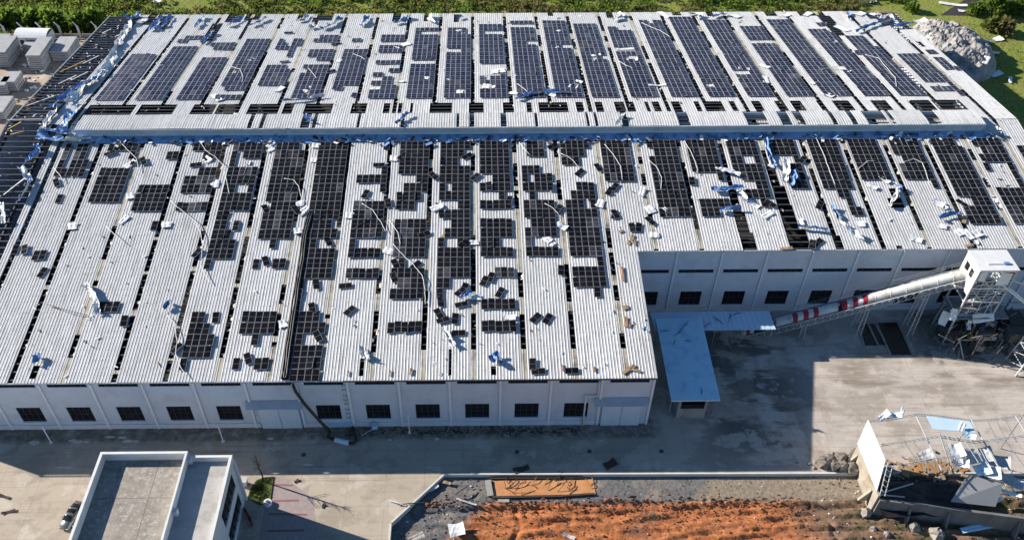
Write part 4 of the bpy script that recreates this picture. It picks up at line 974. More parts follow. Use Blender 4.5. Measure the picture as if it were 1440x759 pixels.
# ------------------------------------------------------------------ blue canopies between the wings
def P_(x, y, z): return Vector(gnd(x, y, z))
cz = 5.4
bc = empty('loading_canopy', (8, 9, 0)); tag(bc, 'bright blue metal canopy roof on posts beside the wing', 'canopy')
c4 = [P_(922, 448, cz), P_(986, 446, cz), P_(1013, 562, cz-.15), P_(944, 563, cz-.15)]
org = Vector((8, 9, 0))
mb = MB(); n = 18
for k in range(n):
    for s, (a, b) in enumerate(((k/n, (k+.12)/n), ((k+.12)/n, (k+1)/n))):
        h = .11 if s == 0 else 0
        A0 = c4[0].lerp(c4[1], a)-org; A1 = c4[0].lerp(c4[1], b)-org; B0 = c4[3].lerp(c4[2], a)-org; B1 = c4[3].lerp(c4[2], b)-org
        up = Vector((0, 0, h)); dn = Vector((0, 0, .08))
        mb.quad(B0+up, B1+up, A1+up, A0+up); mb.quad(A0-dn, A1-dn, B1-dn, B0-dn)
        mb.quad(B0-dn, B1-dn, B1+up, B0+up)
mb.quad(c4[1]-org-Vector((0, 0, .08)), c4[2]-org-Vector((0, 0, .08)), c4[2]-org, c4[1]-org); mb.quad(c4[0]-org, c4[3]-org, c4[3]-org-Vector((0, 0, .08)), c4[0]-org-Vector((0, 0, .08)))
mb.build('canopy_roof', MBLUESH, bc)
for t in (.06, .5, .94):
    for s in (.05, .95):
        a = c4[0].lerp(c4[3], t).lerp(c4[1].lerp(c4[2], t), s)-org; mb = MB(); mb.tube([(a.x, a.y, 0), (a.x, a.y, a.z-.1)], .12, 8); mb.build('post', MGREY, bc)
mb = MB(); mb.tube([c4[3]-org+Vector((0, 0, -.1)), c4[2]-org+Vector((0, 0, -.1))], .12, 6); mb.build('front_edge', MWHITE, bc)
# concrete booth below it
bo = empty('concrete_booth', (7.6, 2.0, 0)); tag(bo, 'low concrete booth under the front end of the blue canopy', 'booth')
mb = MB(); mb.b2((-2.35, -1.0, 0), (2.35, 2.5, 2.5)); mb.b2((-2.45, -1.06, 0), (2.45, -1.005, .35)); mb.build('booth_wall', MCONC, bo)
mb = MB(); mb.b2((-1.9, -1.05, 2.75), (1.9, -.9, 3.7)); mb.b2((-1.9, -.8, 2.6), (1.9, 2.2, 3.9)); mb.build('booth_opening', MDARK, bo)
mb = MB(); mb.b2((-2.35, -1.0, 2.501), (-1.95, 2.5, 4.9)); mb.b2((1.95, -1.0, 2.501), (2.35, 2.5, 4.9)); mb.build('booth_pier', MCONC, bo)
# grey-blue awning along the recessed wall
az = 4.6; aw = empty('wall_awning', (14, 20, 0)); tag(aw, 'faded blue-grey awning roof along the recessed wall', 'awning')
A = [P_(914, 439, az+.25), P_(1081, 437, az+.25), P_(1091, 463, az), P_(922, 465, az)]; A[0].z = az+.25; A[1].z = az+.25; org = Vector((14, 20, 0)); mb = MB()
A[2].z = az; A[3].z = az
n = 44
for k in range(n):
    a, b = k/n, (k+1)/n
    A0 = A[0].lerp(A[1], a)-org; A1 = A[0].lerp(A[1], b)-org; B0 = A[3].lerp(A[2], a)-org; B1 = A[3].lerp(A[2], b)-org; h = Vector((0, 0, .05*(k % 2)))
    mb.quad(B0+h, B1+h, A1+h, A0+h); mb.quad(A0-Vector((0, 0, .06)), A1-Vector((0, 0, .06)), B1-Vector((0, 0, .06)), B0-Vector((0, 0, .06))); mb.quad(B0-Vector((0, 0, .06)), B1-Vector((0, 0, .06)), B1+h, B0+h)
mb.build('awning_roof', MBLUEPALE, aw)
for k in range(5):
    a = A[3].lerp(A[2], .03+.235*k)-org; mb = MB(); mb.tube([(a.x, a.y+.2, 0), (a.x, a.y+.2, az-.07)], .1, 8); mb.build('post', MGREY, aw)
# dark splinters scattered over both sheets
r2 = random.Random(11)
for k, (x, y, L, a, on, lb) in enumerate([(962, 458, 3, 40, 'c', 'long dark splinter branch on the upper blue canopy'), (954, 468, 2.2, 30, 'c', 'dark splinter in the middle of the upper blue canopy'), (935, 465, 1.5, 5, 'c', 'short dark splinter at the left edge of the blue canopy'), (967, 479, 1.4, 0, 'c', 'short flat splinter on the blue canopy middle'), (948, 481, 1.2, 60, 'c', 'steep thin splinter on the blue canopy'), (1010, 450, 2.2, -40, 'a', 'dark splinter on the left half of the awning'), (1026, 446, 2.0, 60, 'a', 'forked splinter on the awning middle'), (1036, 441, 2.4, 15, 'a', 'flat splinter near the wall side of the awning'), (995, 456, 1.8, 30, 'a', 'splinter at the corner where awning and canopy meet'), (986, 549, 1.2, 80, 'c', 'short splinter at the front end of the blue canopy')]):
    P = P_(x, y, cz+.1 if on == 'c' else az+.35); ar = math.radians(a); mb = MB(); d = Vector((math.cos(ar), math.sin(ar)*1.4, 0))*L/2
    mb.tube([P-d, P-d*.3+Vector((.05, .06, .05)), P+d*.4, P+d], [.03, .06, .05, .02], 5); mb.tube([P, P+Vector((d.y*.5, d.x*.4, .04))], [.04, .02], 5)
    tag(mb.build('splinter', MBARK), lb, 'splinter', 'splinters on the canopies')

# ------------------------------------------------------------------ conveyor
cv = empty('belt_conveyor', (38, 20.2, 0)); tag(cv, 'inclined belt conveyor under white half-round covers with red bands, on lattice legs', 'conveyor')
YC = 20.2
def cvp(x): # height of the belt line above ground along X
    return -.35+(x-20.5)*(14.2+.35)/(57.0-20.5)
o_ = Vector((38, YC, 0))
def cover(x0, x1, m, name):
    mb = MB(); n = 12; R_ = .92
    for (xa, xb) in ((x0, x1),):
        ra = []; rb = []
        for j in range(n+1):
            a = math.pi*j/n; y = -R_*math.cos(a); z = R_*math.sin(a)
            ra.append((xa-38, y+.25, cvp(xa)+.1+z)); rb.append((xb-38, y+.25, cvp(xb)+.1+z))
        for j in range(n): mb.quad(ra[j], rb[j], rb[j+1], ra[j+1])
        xr = xa+1.2
        while xr < xb-.6 and name == 'belt_cover':
            mb.tube([(xr-38, .25-(R_+.02)*math.cos(math.pi*j/n), cvp(xr)+.1+(R_+.02)*math.sin(math.pi*j/n)) for j in range(n+1)], .05, 4); xr += 2.4
        mb.add(ra, [tuple(range(n+1))]); mb.add(rb, [tuple(range(n+1))[::-1]])
    mb.build(name, m, cv, False)
XS = lambda px, py: onplane(px, py, (0, 1, 0), YC)[0]
seg = [(1040, 1047, 'w'), (1047, 1052, 'r'), (1052, 1058, 'w'), (1089, 1112, 'w'), (1112, 1119, 'r'), (1119, 1127, 'w'), (1127, 1134, 'r'), (1134, 1141, 'w'), (1141, 1148, 'r'), (1148, 1175, 'w'), (1181, 1188, 'r'), (1188, 1196, 'w'), (1196, 1203, 'r'), (1203, 1210, 'w'), (1210, 1217, 'r')]
for a, b, c in seg:
    ya, yb = 474-(a-1030)*.252, 474-(b-1030)*.252
    cover(XS(a, ya)+.01, XS(b, yb)-.01, MCONV if c == 'w' else MRED, 'belt_cover' if c == 'w' else 'red_belt_cover')
xa = XS(1217, 425)
cover(xa, 57.2, MCONV, 'belt_cover')
mb = MB()
for sy in (-.95, 1.0):
    mb.bar((20.0-38, sy, cvp(20)), (57.5-38, sy, cvp(57.5)), .12, .12); mb.bar((20.0-38, sy, cvp(20)-1.4), (57.5-38, sy, cvp(57.5)-1.4), .12, .12)
    x = 22.0
    while x < 57: mb.bar((x-38, sy, cvp(x)), (x-38, sy, cvp(x)-1.4), .09); mb.bar((x-38, sy, cvp(x)-1.4), (x+1.2-38, sy, cvp(x+1.2)), .07); x += 1.2
mb.build('truss', MLGREY, cv)
mb = MB()
mb.bar((22-38, 1.6, cvp(22)-.15), (57.2-38, 1.6, cvp(57.2)-.15), .7, .06)
for k in range(24):
    x = 23+1.45*k; mb.tube([(x-38, 1.95, cvp(x)-.1), (x-38, 1.95, cvp(x)+1.3)], .03, 4)
mb.bar((23-38, 1.95, cvp(23)+1.3), (57-38, 1.95, cvp(57)+1.3), .05); mb.bar((23-38, 1.95, cvp(23)+.7), (57-38, 1.95, cvp(57)+.7), .04)
mb.build('walkway', MGREY, cv)
mb = MB(); mb.bar((20.2-38, 0, cvp(20.2)-.1), (57.2-38, 0, cvp(57.2)-.1), 1.2, .08); mb.build('belt', MBLACK, cv)
for x in (31.2, 41.4, 50.8):
    h = cvp(x)-1.1; mb = MB()
    for sy in (-1.3, 1.3):
        for sx in (-.45, .45): mb.bar((x+sx-38, sy, 0), (x+sx*.6-38, sy*.65, h), .13)
    k = 0
    while (k+1)*1.2 < h:
        z0 = k*1.2; z1 = z0+1.2
        for sy in (-1.3, 1.3):
            f0 = 1-.35*z0/h; f1 = 1-.35*z1/h; mb.bar((x-.45-38, sy*f0, z0), (x+.40-38, sy*f1, z1), .06)
        mb.bar((x-38, -1.3*f1, z1), (x-38, 1.3*f1, z1), .07); k += 1
    mb.build('support_leg', MLGREY, cv)

# ------------------------------------------------------------------ conveyor head tower
tw = empty('conveyor_tower', (59.3, 19.6, 0)); tag(tw, 'white steel conveyor head tower with flat roof and damaged siding', 'tower')
TX0, TX1, TY0, TY1 = 56.2-59.3, 62.4-59.3, 17.3-19.6, 21.9-19.6
mb = MB(); mb.b2((TX0-.2, TY0-.25, 17.85), (TX1+.2, TY1+.25, 18.05)); mb.b2((TX0+1.6, TY0+1.2, 18.06), (TX0+4.4, TY0+1.5, 18.2)); mb.build('tower_roof', MWHITE, tw)
mb = MB(); mb.b2((TX1-1.9, TY0+1.1, 18.06), (TX1-.9, TY0+1.6, 18.3)); mb.build('roof_scrap', MBLUE, tw)
for sx in (TX0, TX1):
    for sy in (TY0, TY1):
        mb = MB(); mb.b2((sx-.13, sy-.13, 0), (sx+.13, sy+.13, 17.84)); mb.build('tower_leg', MLGREY, tw)
mb = MB()
for z in (7.0, 10.4, 13.6, 17.6):
    for sy in (TY0, TY1): mb.b2((TX0+.14, sy-.1, z-.12), (TX1-.14, sy+.1, z+.12))
    for sx in (TX0, TX1): mb.b2((sx-.1, TY0+.14, z-.12), (sx+.1, TY1-.14, z+.12))
for z0, z1 in ((7.0, 10.4), (10.4, 13.6), (13.6, 17.6)):
    mb.bar((TX0, TY0-.02, z0), (TX1, TY0-.02, z1), .1); mb.bar((TX1-.02, TY0, z0), (TX1-.02, TY1, z1), .1); mb.bar((TX0, TY1+.02, z1), (TX1, TY1+.02, z0), .1)
    for k in range(1, 4): mb.bar((TX0+k*1.55, TY0, z0), (TX0+k*1.55, TY0, z1), .09)
for z0, z1 in ((10.4, 13.6), (13.6, 17.6)):
    for k in range(1, 5): mb.bar((TX0, TY0-.03, z0+(z1-z0)*k/5), (TX1, TY0-.03, z0+(z1-z0)*k/5), .07); mb.bar((TX1+.02, TY0, z0+(z1-z0)*k/5), (TX1+.02, TY1, z0+(z1-z0)*k/5), .07)
    mb.bar((TX0, TY0-.05, z1), (TX0+3.1, TY0-.05, z0), .09); mb.bar((TX1, TY0-.05, z1), (TX0+3.1, TY0-.05, z0), .09)
mb.build('tower_brace', MWHITE, tw)
mb = MB()
ops_ = [(.7, 2.0, 14.9, 16.6), (2.5, 3.6, 14.9, 16.6)]
wall_open(mb, (TX0-.15, TY1), (0, -1), TY1-TY0, 12.0, 17.84, ops_, (-1, 0), .12)
mb.build('tower_siding', MWHITE, tw)
mb = MB(); mb.quad((TX0-.02, TY1-.6, 15), (TX0-.02, TY1-3.7, 15), (TX0-.02, TY1-3.7, 16.7), (TX0-.02, TY1-.6, 16.7)); mb.build('tower_window', MDARK, tw)
mb = MB(); mb.quad((TX1-2.6, TY0-.16, 14.4), (TX1-.5, TY0-.16, 14.6), (TX1-.6, TY0-.16, 17.2), (TX1-2.5, TY0-.16, 17.5)); mb.build('torn_siding', MSCRAP, tw)
mb = MB(); mb.quad((TX0+.2, TY0-.17, 15.6), (TX0+1.4, TY0-.17, 15.4), (TX0+1.3, TY0-.17, 17.7), (TX0+.2, TY0-.17, 17.7)); mb.build('torn_siding', MSCRAP, tw)
mb = MB(); mb.b2((TX1-1.9, TY0-.1, 17.0), (TX1-.3, TY0-.02, 17.4)); mb.build('red_panel', MRED, tw)
mb = MB(); mb.b2((TX0+.2, TY0+.2, 10.3), (TX1-.2, TY1-.2, 10.42)); mb.b2((TX0-.6, TY0-.8, 6.9), (TX1+2.6, TY1+.2, 7.05)); mb.build('platform', MGREY, tw)
mb = MB()
for (x, y, z, a, b, c) in ((1.0, 0, 12.2, 2.2, 1.8, 2.2), (-1.4, -.4, 11.5, 1.4, 1.2, 1.5)): mb.box((x, y, z), (a, b, c))
mb.add([(-.6, -1.2, 10), (2.2, -1.2, 10), (2.2, 1.4, 10), (-.6, 1.4, 10), (.4, -.3, 7.2), (1.2, -.3, 7.2), (1.2, .5, 7.2), (.4, .5, 7.2)], [(0, 1, 5, 4), (1, 2, 6, 5), (2, 3, 7, 6), (3, 0, 4, 7), (0, 3, 2, 1)]); mb.build('hopper', MGREY, tw)
scr = [((-5.0, -2.2, 6.2), 2.6, 1.5, 1.2), ((-4.0, -2.6, 7.6), 2.2, 1.2, 1.4), ((1.2, -2.9, 7.0), 3.8, 1.5, .1), ((-.8, -3.2, 5.6), 1.8, .8, 1.4)]
for k, (p, L, W, a) in enumerate(scr):
    o = scrap('hanging_sheet', (59.3+p[0], 19.6+p[1], p[2]), L, W, a, .6, .5, ['white torn sheet hanging left below the conveyor tower', 'crumpled white sheet at the conveyor tower knee', 'large pale sheet hung on the tower platform edge', 'narrow white sheet dangling from the tower platform'][k], 'torn sheet', 70+k, [MSCRAP, MWHITE], None, 0, 0.9)
# machinery below
mc = empty('mixing_plant', (62, 16.5, 0)); tag(mc, 'dark steel mixing machinery and pipe frame below the conveyor tower', 'machinery')
mb = MB(); r2 = random.Random(3)
for k in range(60):
    x = r2.uniform(-7, 8); y = r2.uniform(-3.5, 5.5); h = r2.uniform(2.5, 6.6); mb.bar((x, y, 0), (x+r2.uniform(-.8, .8), y+r2.uniform(-.6, .6), h), .14)
    mb.bar((x, y, h*.7), (x+r2.uniform(-4, 4), y+r2.uniform(-2, 2), h*r2.uniform(.4, 1)), .11)
mb.build('steel_frame', MDSTEEL, mc)
mb = MB()
for k in range(40):
    x = r2.uniform(-7, 8); y = r2.uniform(-2.5, 5.5); z = r2.uniform(1, 6.5); mb.bar((x, y, z), (x+r2.gauss(0, 2.2), y+r2.gauss(0, 1), z+r2.gauss(0, 1.2)), r2.uniform(.08, .18))
for k in range(9): mb.box((r2.uniform(-6, 7), r2.uniform(-2, 5), r2.uniform(.5, 5.5)), (r2.uniform(.6, 1.8), r2.uniform(.5, 1.2), r2.uniform(.4, 1.2)), r2.uniform(0, 3))
mb.build('bracing', MGREY, mc)
mb = MB(); mb.tube([(-4.6, -1.2, 0), (-4.6, -1.2, 2.9), (3.2, -1.2, 2.9), (3.2, -1.2, 0)], .11, 8); mb.tube([(-4.6, -1.2, 2.9), (-3.6, -3.2, 0)], .09, 6); mb.build('pipe_frame', MLGREY, mc)
mb = MB(); mb.tube([(-2, 0, 3.3), (1.5, 0, 3.3)], 1.1, 14); mb.tube([(3, 1, 2.6), (6, 1, 2.6)], .9, 14); mb.box((4.5, -1.5, 4.6), (3, 2.2, 1.8)); mb.box((-4.5, 2, 1.6), (3.2, 2.6, 3.2)); mb.box((6.5, 3, 2.2), (3, 3, 4.4)); mb.box((-.5, 3.6, 1.2), (3, 1.8, 2.4)); mb.build('drum', MDSTEEL, mc)
mb = MB(); mb.box((-2.9, -.9, 3.3), (.5, .5, .4)); mb.box((-2.5, -.8, 3.6), (.3, .3, .3)); mb.build('motor', MYEL, mc)
mb = MB(); mb.box((-1.2, -.9, 3.3), (1.1, .6, .5)); mb.box((1.4, -.9, 3.3), (.8, .6, .5)); mb.build('motor_cover', MLGREY, mc)
# lattice stair tower at the right edge
lt = empty('lattice_tower', (67.2, 11.3, 0)); tag(lt, 'light grey lattice tower with braces at the right picture edge', 'tower')
base = [(-1.4, 1.9), (-1.4, -1.9), (1.6, -1.5), (1.6, 2.1)]
for bx, by in base:
    mb = MB(); mb.bar((bx, by, 0), (bx*.8+2.2, by*.8+1.0, 13), .2); mb.build('tower_leg', MLGREY, lt)
mb = MB()
for k in range(6):
    z0, z1 = k*2.2, k*2.2+2.2
    for (a, b) in ((0, 1), (1, 2), (2, 3), (3, 0)):
        q = lambda i, z: (base[i][0]*(1-.2*z/13)+2.2*z/13, base[i][1]*(1-.2*z/13)+1.0*z/13, z)
        mb.bar(q(a, z0), q(b, z1), .1); mb.bar(q(a, z1), q(b, z1), .1)
mb.build('lattice', MLGREY, lt)
mb = MB(); 
for dy in (0, 1.2): mb.bar((-6.2, 6+dy, 14.6), (3.0, 1.2+dy, 9.0), .26)
mb.bar((-5.4, 7.6, 14.8), (5, 6.4, 11.2), .18); mb.build('brace', MWHITE, lt)
# settling basins
sb = empty('settling_basin', tuple(gnd(1232, 475))); tag(sb, 'dark rectangular settling basins with raised kerbs below the conveyor', 'basin')
o0 = gnd(1232, 475)
def gp(x, y): g = gnd(x, y)-o0; return (g[0], g[1])
mb = MB()
for quad_ in ([(1208, 456), (1219, 455), (1234, 487), (1217, 487)], [(1221, 455), (1229, 455), (1246, 486), (1236, 487)], [(1232, 453), (1261, 453), (1282, 499), (1252, 499)]):
    pl = [gp(*q) for q in quad_]; mb.add([(a, b, .012) for a, b in pl], [tuple(range(4))[::-1]])
mb.build('dark_basin_sheet', mat('painted_pit_depth', (.016, .017, .015), None, rough=.25), sb)  # flat dark sheets stand in for the shaded depth of the pits
mb = MB()
for a, b in (((1206, 455), (1232, 453)), ((1232, 453), (1262, 452)), ((1262, 452), (1283, 499)), ((1206, 455), (1215, 488)), ((1215, 488), (1243, 487)), ((1231, 453), (1252, 499)), ((1220, 455), (1235, 487))):
    A0 = gp(*a); B0 = gp(*b); mb.bar((*A0, .12), (*B0, .12), .3, .24)
mb.build('basin_kerb', MCONC, sb)

# ------------------------------------------------------------------ storage bunker, bottom right
bk = empty('storage_bunker', (42, -12, 0)); tag(bk, 'roofless storage bunker with bare steel frame and white end wall', 'bunker')
ob = Vector((42, -12, 0))
def L_(x, y, z): return Vector((x, y, z))-ob
def slabwall(name, a, b, z0, z1, t, m, zb=None):
    a = Vector((*a, 0)); b = Vector((*b, 0)); d = (b-a).normalized(); nn = Vector((-d.y, d.x, 0))*t/2; mb = MB()
    z1b = z1 if zb is None else zb
    vs = [a-nn+Vector((0, 0, z0)), b-nn+Vector((0, 0, z0)), b+nn+Vector((0, 0, z0)), a+nn+Vector((0, 0, z0)), a-nn+Vector((0, 0, z1)), b-nn+Vector((0, 0, z1b)), b+nn+Vector((0, 0, z1b)), a+nn+Vector((0, 0, z1))]
    mb.add([v-ob for v in vs], [(0, 3, 2, 1), (4, 5, 6, 7), (0, 1, 5, 4), (1, 2, 6, 5), (2, 3, 7, 6), (3, 0, 4, 7)]); return mb.build(name, m, bk)
slabwall('end_wall', (32.1, -7.2), (32.3, -16.3), -1.2, 3.6, .35, MBEIGE)
mb = MB(); cl = [L_(32.0, -6.9, 3.61), L_(32.12, -15.5, 3.61), L_(32.2, -13.9, 9.2), L_(32.05, -6.6, 9.2)]; tt = Vector((.12, 0, 0))
mb.add(cl+[q+tt for q in cl], [(0, 3, 2, 1), (4, 5, 6, 7), (0, 1, 5, 4), (1, 2, 6, 5), (2, 3, 7, 6), (3, 0, 4, 7)]); mb.build('end_cladding', MSCRAP, bk)
slabwall('front_wall', (32.5, -16.45), (58, -20.6), -1.2, 2.9, .4, MDCONC)
for x, y in ((37, -17.6), (42.5, -18.5), (52.3, -20.1)):
    mb = MB(); mb.add([L_(x-.15, y, -1.1), L_(x+.15, y, -1.1), L_(x+.15, y-1.1, -1.1), L_(x-.15, y-1.1, -1.1), L_(x-.15, y, 2.2), L_(x+.15, y, 2.2)], [(0, 1, 2, 3), (3, 2, 5, 4), (0, 3, 4), (1, 5, 2), (0, 4, 5, 1)]); mb.build('buttress', MDCONC, bk)
for y in (-8.2, -14.6):
    mb = MB(); mb.add([L_(31.9, y-.2, -.1), L_(31.9, y+.2, -.1), L_(30.6, y+.2, -.1), L_(30.6, y-.2, -.1), L_(31.9, y-.2, 2.6), L_(31.9, y+.2, 2.6)], [(0, 3, 2, 1), (3, 0, 4), (1, 2, 5), (2, 3, 4, 5), (0, 1, 5, 4)]); mb.build('buttress', MBEIGE, bk)
mb = MB()
for k in range(6): mb.bar(L_(32.5, -14.4+.0-k*.30, 9.0-k*.9), L_(33.3, -14.6-k*.28, 8.3-k*.9), .12)
mb.bar(L_(32.5, -14.3, 9.2), L_(32.5, -16.0, 3.6), .12); mb.bar(L_(33.3, -14.5, 8.6), L_(33.3, -16.1, 3.2), .12); mb.build('cladding_frame', MLGREY, bk)
def ln(*pp): return [Vector(gnd(x, y, z))-ob for x, y, z in pp]
mb = MB(); b1 = ln((1222, 591, 9.0), (1262, 586, 9.0), (1290, 581, 9.0), (1325, 584, 9.0), (1365, 590, 9.0), (1400, 588, 9.0), (1450, 581, 9.0))
b2_ = ln((1240, 624, 8.6), (1270, 620, 8.6), (1320, 612, 8.6), (1372, 620, 8.6), (1450, 610, 8.6))
b3_ = ln((1270, 652, 7.6), (1300, 646, 7.8), (1340, 640, 8.0))
for ch in (b1, b2_, b3_):
    for a, b in zip(ch[:-1], ch[1:]):
        mb.bar(a, b, .09); mb.bar(a-Vector((0, .1, .35)), b-Vector((0, .1, .35)), .07)
        for k in range(8): mb.bar(a.lerp(b, k/8), a.lerp(b, (k+1)/8)-Vector((0, .1, .35)), .045)
mb.build('roof_truss', MLGREY, bk)
for k, (p, q, t) in enumerate([((1288, 583, 9.1), (1324, 660, 7.0), .22), ((1321, 608, 9.1), (1338, 660, 6.0), .16), ((1330, 608, 9), (1346, 648, 7.5), .12), ((1342, 610, 9), (1362, 655, 7), .12), ((1366, 590, 9.1), (1404, 656, 7.5), .22), ((1352, 612, 8.8), (1376, 650, 7.5), .12), ((1358, 605, 8.8), (1382, 648, 7.4), .12), ((1428, 584, 9.1), (1450, 620, 8.0), .2), ((1388, 590, 9), (1404, 622, 8), .09), ((1400, 588, 9), (1416, 622, 8), .09), ((1412, 587, 9), (1430, 622, 8), .09), ((1272, 622, 8.5), (1300, 660, 7), .07), ((1284, 620, 8.5), (1312, 658, 7), .07), ((1416, 622, 8.4), (1440, 655, 7.5), .1), ((1425, 660, 5), (1410, 690, 3.2), .14), ((1405, 655, 6), (1432, 700, 3.2), .16)]):
    a, b = ln(p, q); mb = MB(); mb.bar(a, b, t*.75); mb.build('rafter', MLGREY if t > .1 else MGREY, bk)
for (x, y, z0) in ((1366, 590, 9.0), (1440, 582, 9.0)):
    g = gnd(x, y, z0)-np.array(ob); mb = MB(); mb.bar((g[0], g[1], 0), (g[0], g[1], z0), .12); mb.build('column', MGREY, bk)
mb = MB(); a = ln((1302, 584, 9.05), (1364, 592, 9.05), (1372, 608, 9.05), (1312, 603, 9.05)); mb.quad(*a[::-1]); mb.quad(*[p-Vector((0, 0, .06)) for p in a]); mb.build('roof_remnant', MBLUEPALE, bk)
mb = MB(); a = ln((1362, 667, 5.6), (1412, 678, 5.6), (1400, 712, 3.05), (1337, 705, 3.05)); t = Vector((.05, .12, -.12))
mb.add(a+[p+t for p in a], [(3, 2, 1, 0), (4, 5, 6, 7), (0, 1, 5, 4), (1, 2, 6, 5), (2, 3, 7, 6), (3, 0, 4, 7)]); mb.build('partition_slab', mat('grey_fibre_board', (.34, .34, .34), (.31, .31, .31), .4, .8), bk)
def cover_z(x, y): return .9+.35*mnoise.fractal((x*.35, y*.6, 2), .8, 2, 4)+.25*math.sin(x*.7)
rl = relief('cover_tmp', 33, 47, -18.2, -11.2, .35, lambda x, y: cover_z(x, y)*max(0, min(1, (-11.2-y)/1.5)), MSHADEDSHEET); rl.name = 'black_heap'; tag(rl, 'sheet-covered heap inside the storage bunker, black with painted wall shadow', 'heap')
rb = MB(); r2 = random.Random(21)
for k in range(170):
    x = r2.gauss(42.5, 3.2); y = r2.gauss(-9.4, 1.0); s = r2.uniform(.15, .55); 
    if x < 33: continue
    rb.box((x, y, max(.05, .35-.1*abs(x-42.5)*.4)), (s*2, s, s*.6), r2.uniform(0, 3), r2.choice((0, 0, 1, 2)))
tag(rb.build('bunker_rubble', [MTAN, MROCK, MORANGE]), 'tan boards and rubble piled behind the black heap', 'rubble', kind='stuff')
for k, (x, y, z, L, W, a, tp, lb) in enumerate([(1242, 585, 9.2, 3, 1.4, .6, 0, 'white and blue bent sheet at the left end of the bunker frame'), (1258, 583, 9.3, 2.6, 1.2, -.2, 1, 'blue and white sheet draped on the bunker frame top'), (1269, 578, 9.6, 1.6, .8, 1.2, 0, 'small white upright scrap on the bunker frame top'), (1352, 601, 9.4, 2.2, 1.3, 1.0, 0, 'white and blue crumpled sheet on the middle bunker frame'), (1362, 612, 9.2, 2.6, 1.4, -.5, 1, 'blue triangular sheet hanging on the middle bunker frame'), (1344, 634, 8.0, 3.0, 3.2, .2, 0, 'large pale board leaning in the bunker frame'), (1350, 650, 7.0, 3.2, 2.0, -.3, 0, 'white crumpled sheet above the grey partition'), (1380, 660, 6.4, 3.4, 2.6, .2, 1, 'blue crumpled sheet beside the grey partition'), (1394, 664, 6.2, 3.4, 2.6, -.2, 0, 'pale blue-white sheet right of the grey partition'), (1418, 692, 4.0, 5.0, .8, -.4, 0, 'long pale strips right of the grey partition'), (1404, 702, 3.4, 1.6, .8, .4, 0, 'white scrap at the foot of the grey partition')]):
    scrap('torn_sheet', gnd(x, y, z), L*.72, W*.7, a, .8, .6, lb, 'torn sheet', 300+k, [MSCRAP, MBLUEPALE] if not tp else [MBLUEPALE, MSCRAP], None, 0, .25)
for k, (x, y, z, L, W, a, lb) in enumerate([(1376, 640, 7.2, 4.2, 2.4, .1, 'dull grey sheet slumped in the bunker frame above the partition'), (1402, 648, 6.6, 3.6, 2.0, -.3, 'dull grey sheet right of the slumped one in the bunker frame'), (1422, 676, 4.4, 3.4, 1.6, -.5, 'grey buckled sheet at the right end of the bunker'), (1300, 640, 6.0, 2.2, 1.4, .3, 'small dull grey sheet hanging over the tan rubble')]):
    scrap('slumped_sheet', gnd(x, y, z), L, W, a, .7, .7, lb, 'torn sheet', 350+k, [MLGREY, MGREY], None, 0, .3)
scrap('fallen_sheet', gnd(1374, 741, -.3), 5.2, 1.0, .18, .1, .1, 'long bright blue strip lying before the bunker wall', 'sheet', 340, [MBLUESH, MBLUESH], None, 0, 0)
P = gnd(1268, 690, 2.9); mb = MB(); mb.bar(P+np.array([-3.2, -.4, .2]), P+np.array([1.8, .8, .8]), .16); mb.bar(P+np.array([-3.4, -.7, .2]), P+np.array([0, -1.1, .15]), .14); tag(mb.build('loose_pole', MLGREY), 'pale poles lying on the bunker front wall', 'pole')

def rock(mb, c, s, r, mi=0):
    n = 6; vs = []
    for j, (zz, rr) in enumerate(((0, .8), (.35, 1.05), (.75, .75), (.95, .3))):
        for i in range(n):
            a = 2*math.pi*i/n+r.uniform(-.2, .2); q = rr*r.uniform(.75, 1.2); vs.append((c[0]+math.cos(a)*q*s[0]/2, c[1]+math.sin(a)*q*s[1]/2, c[2]+zz*s[2]*r.uniform(.9, 1.1)))
    mb.add(vs, [(j*n+i, j*n+(i+1) % n, (j+1)*n+(i+1) % n, (j+1)*n+i) for j in range(3) for i in range(n)]+[tuple(range(3*n, 4*n))], mi)
r2 = random.Random(77)
RK = [(1158, 652, 2.2, 'pale rubble chunk at the left end of the rubble heap by the bunker'), (1166, 647, 1.8, 'rubble chunk on top of the rubble heap, left side'), (1172, 656, 2.0, 'dark rubble chunk in the rubble heap, front left'), (1181, 647, 2.2, 'tallest rubble chunk beside the bunker end wall'), (1184, 658, 2.2, 'dark block in the middle of the rubble heap front'), (1192, 650, 1.8, 'rubble chunk right of the tallest one'), (1196, 660, 2.2, 'dark block at the right front of the rubble heap'), (1204, 662, 1.8, 'dark block touching the bunker end wall'), (1203, 640, 2.0, 'long pale chunk leaning on the bunker end wall')]
for x, y, s, lb in RK:
    P = gnd(x, y); mb = MB(); rock(mb, (P[0], P[1], -.02), (s*1.2, s, s*.7), r2); rock(mb, (P[0]+.5, P[1]+.3, -.02), (s*.6, s*.5, s*.5), r2); tag(mb.build('rubble_chunk', MROCK2), lb, 'rubble', 'rubble chunks by the bunker')
mb = MB()
for k in range(160):
    P = gnd(r2.gauss(1178, 18), r2.gauss(652, 6)); s = r2.uniform(.15, .6); rock(mb, (P[0], max(P[1], YK+.3), 0), (s, s, s*.6), r2)
tag(mb.build('small_rubble', MROCK), 'small stones strewn round the rubble heap by the bunker', 'stones', kind='stuff')
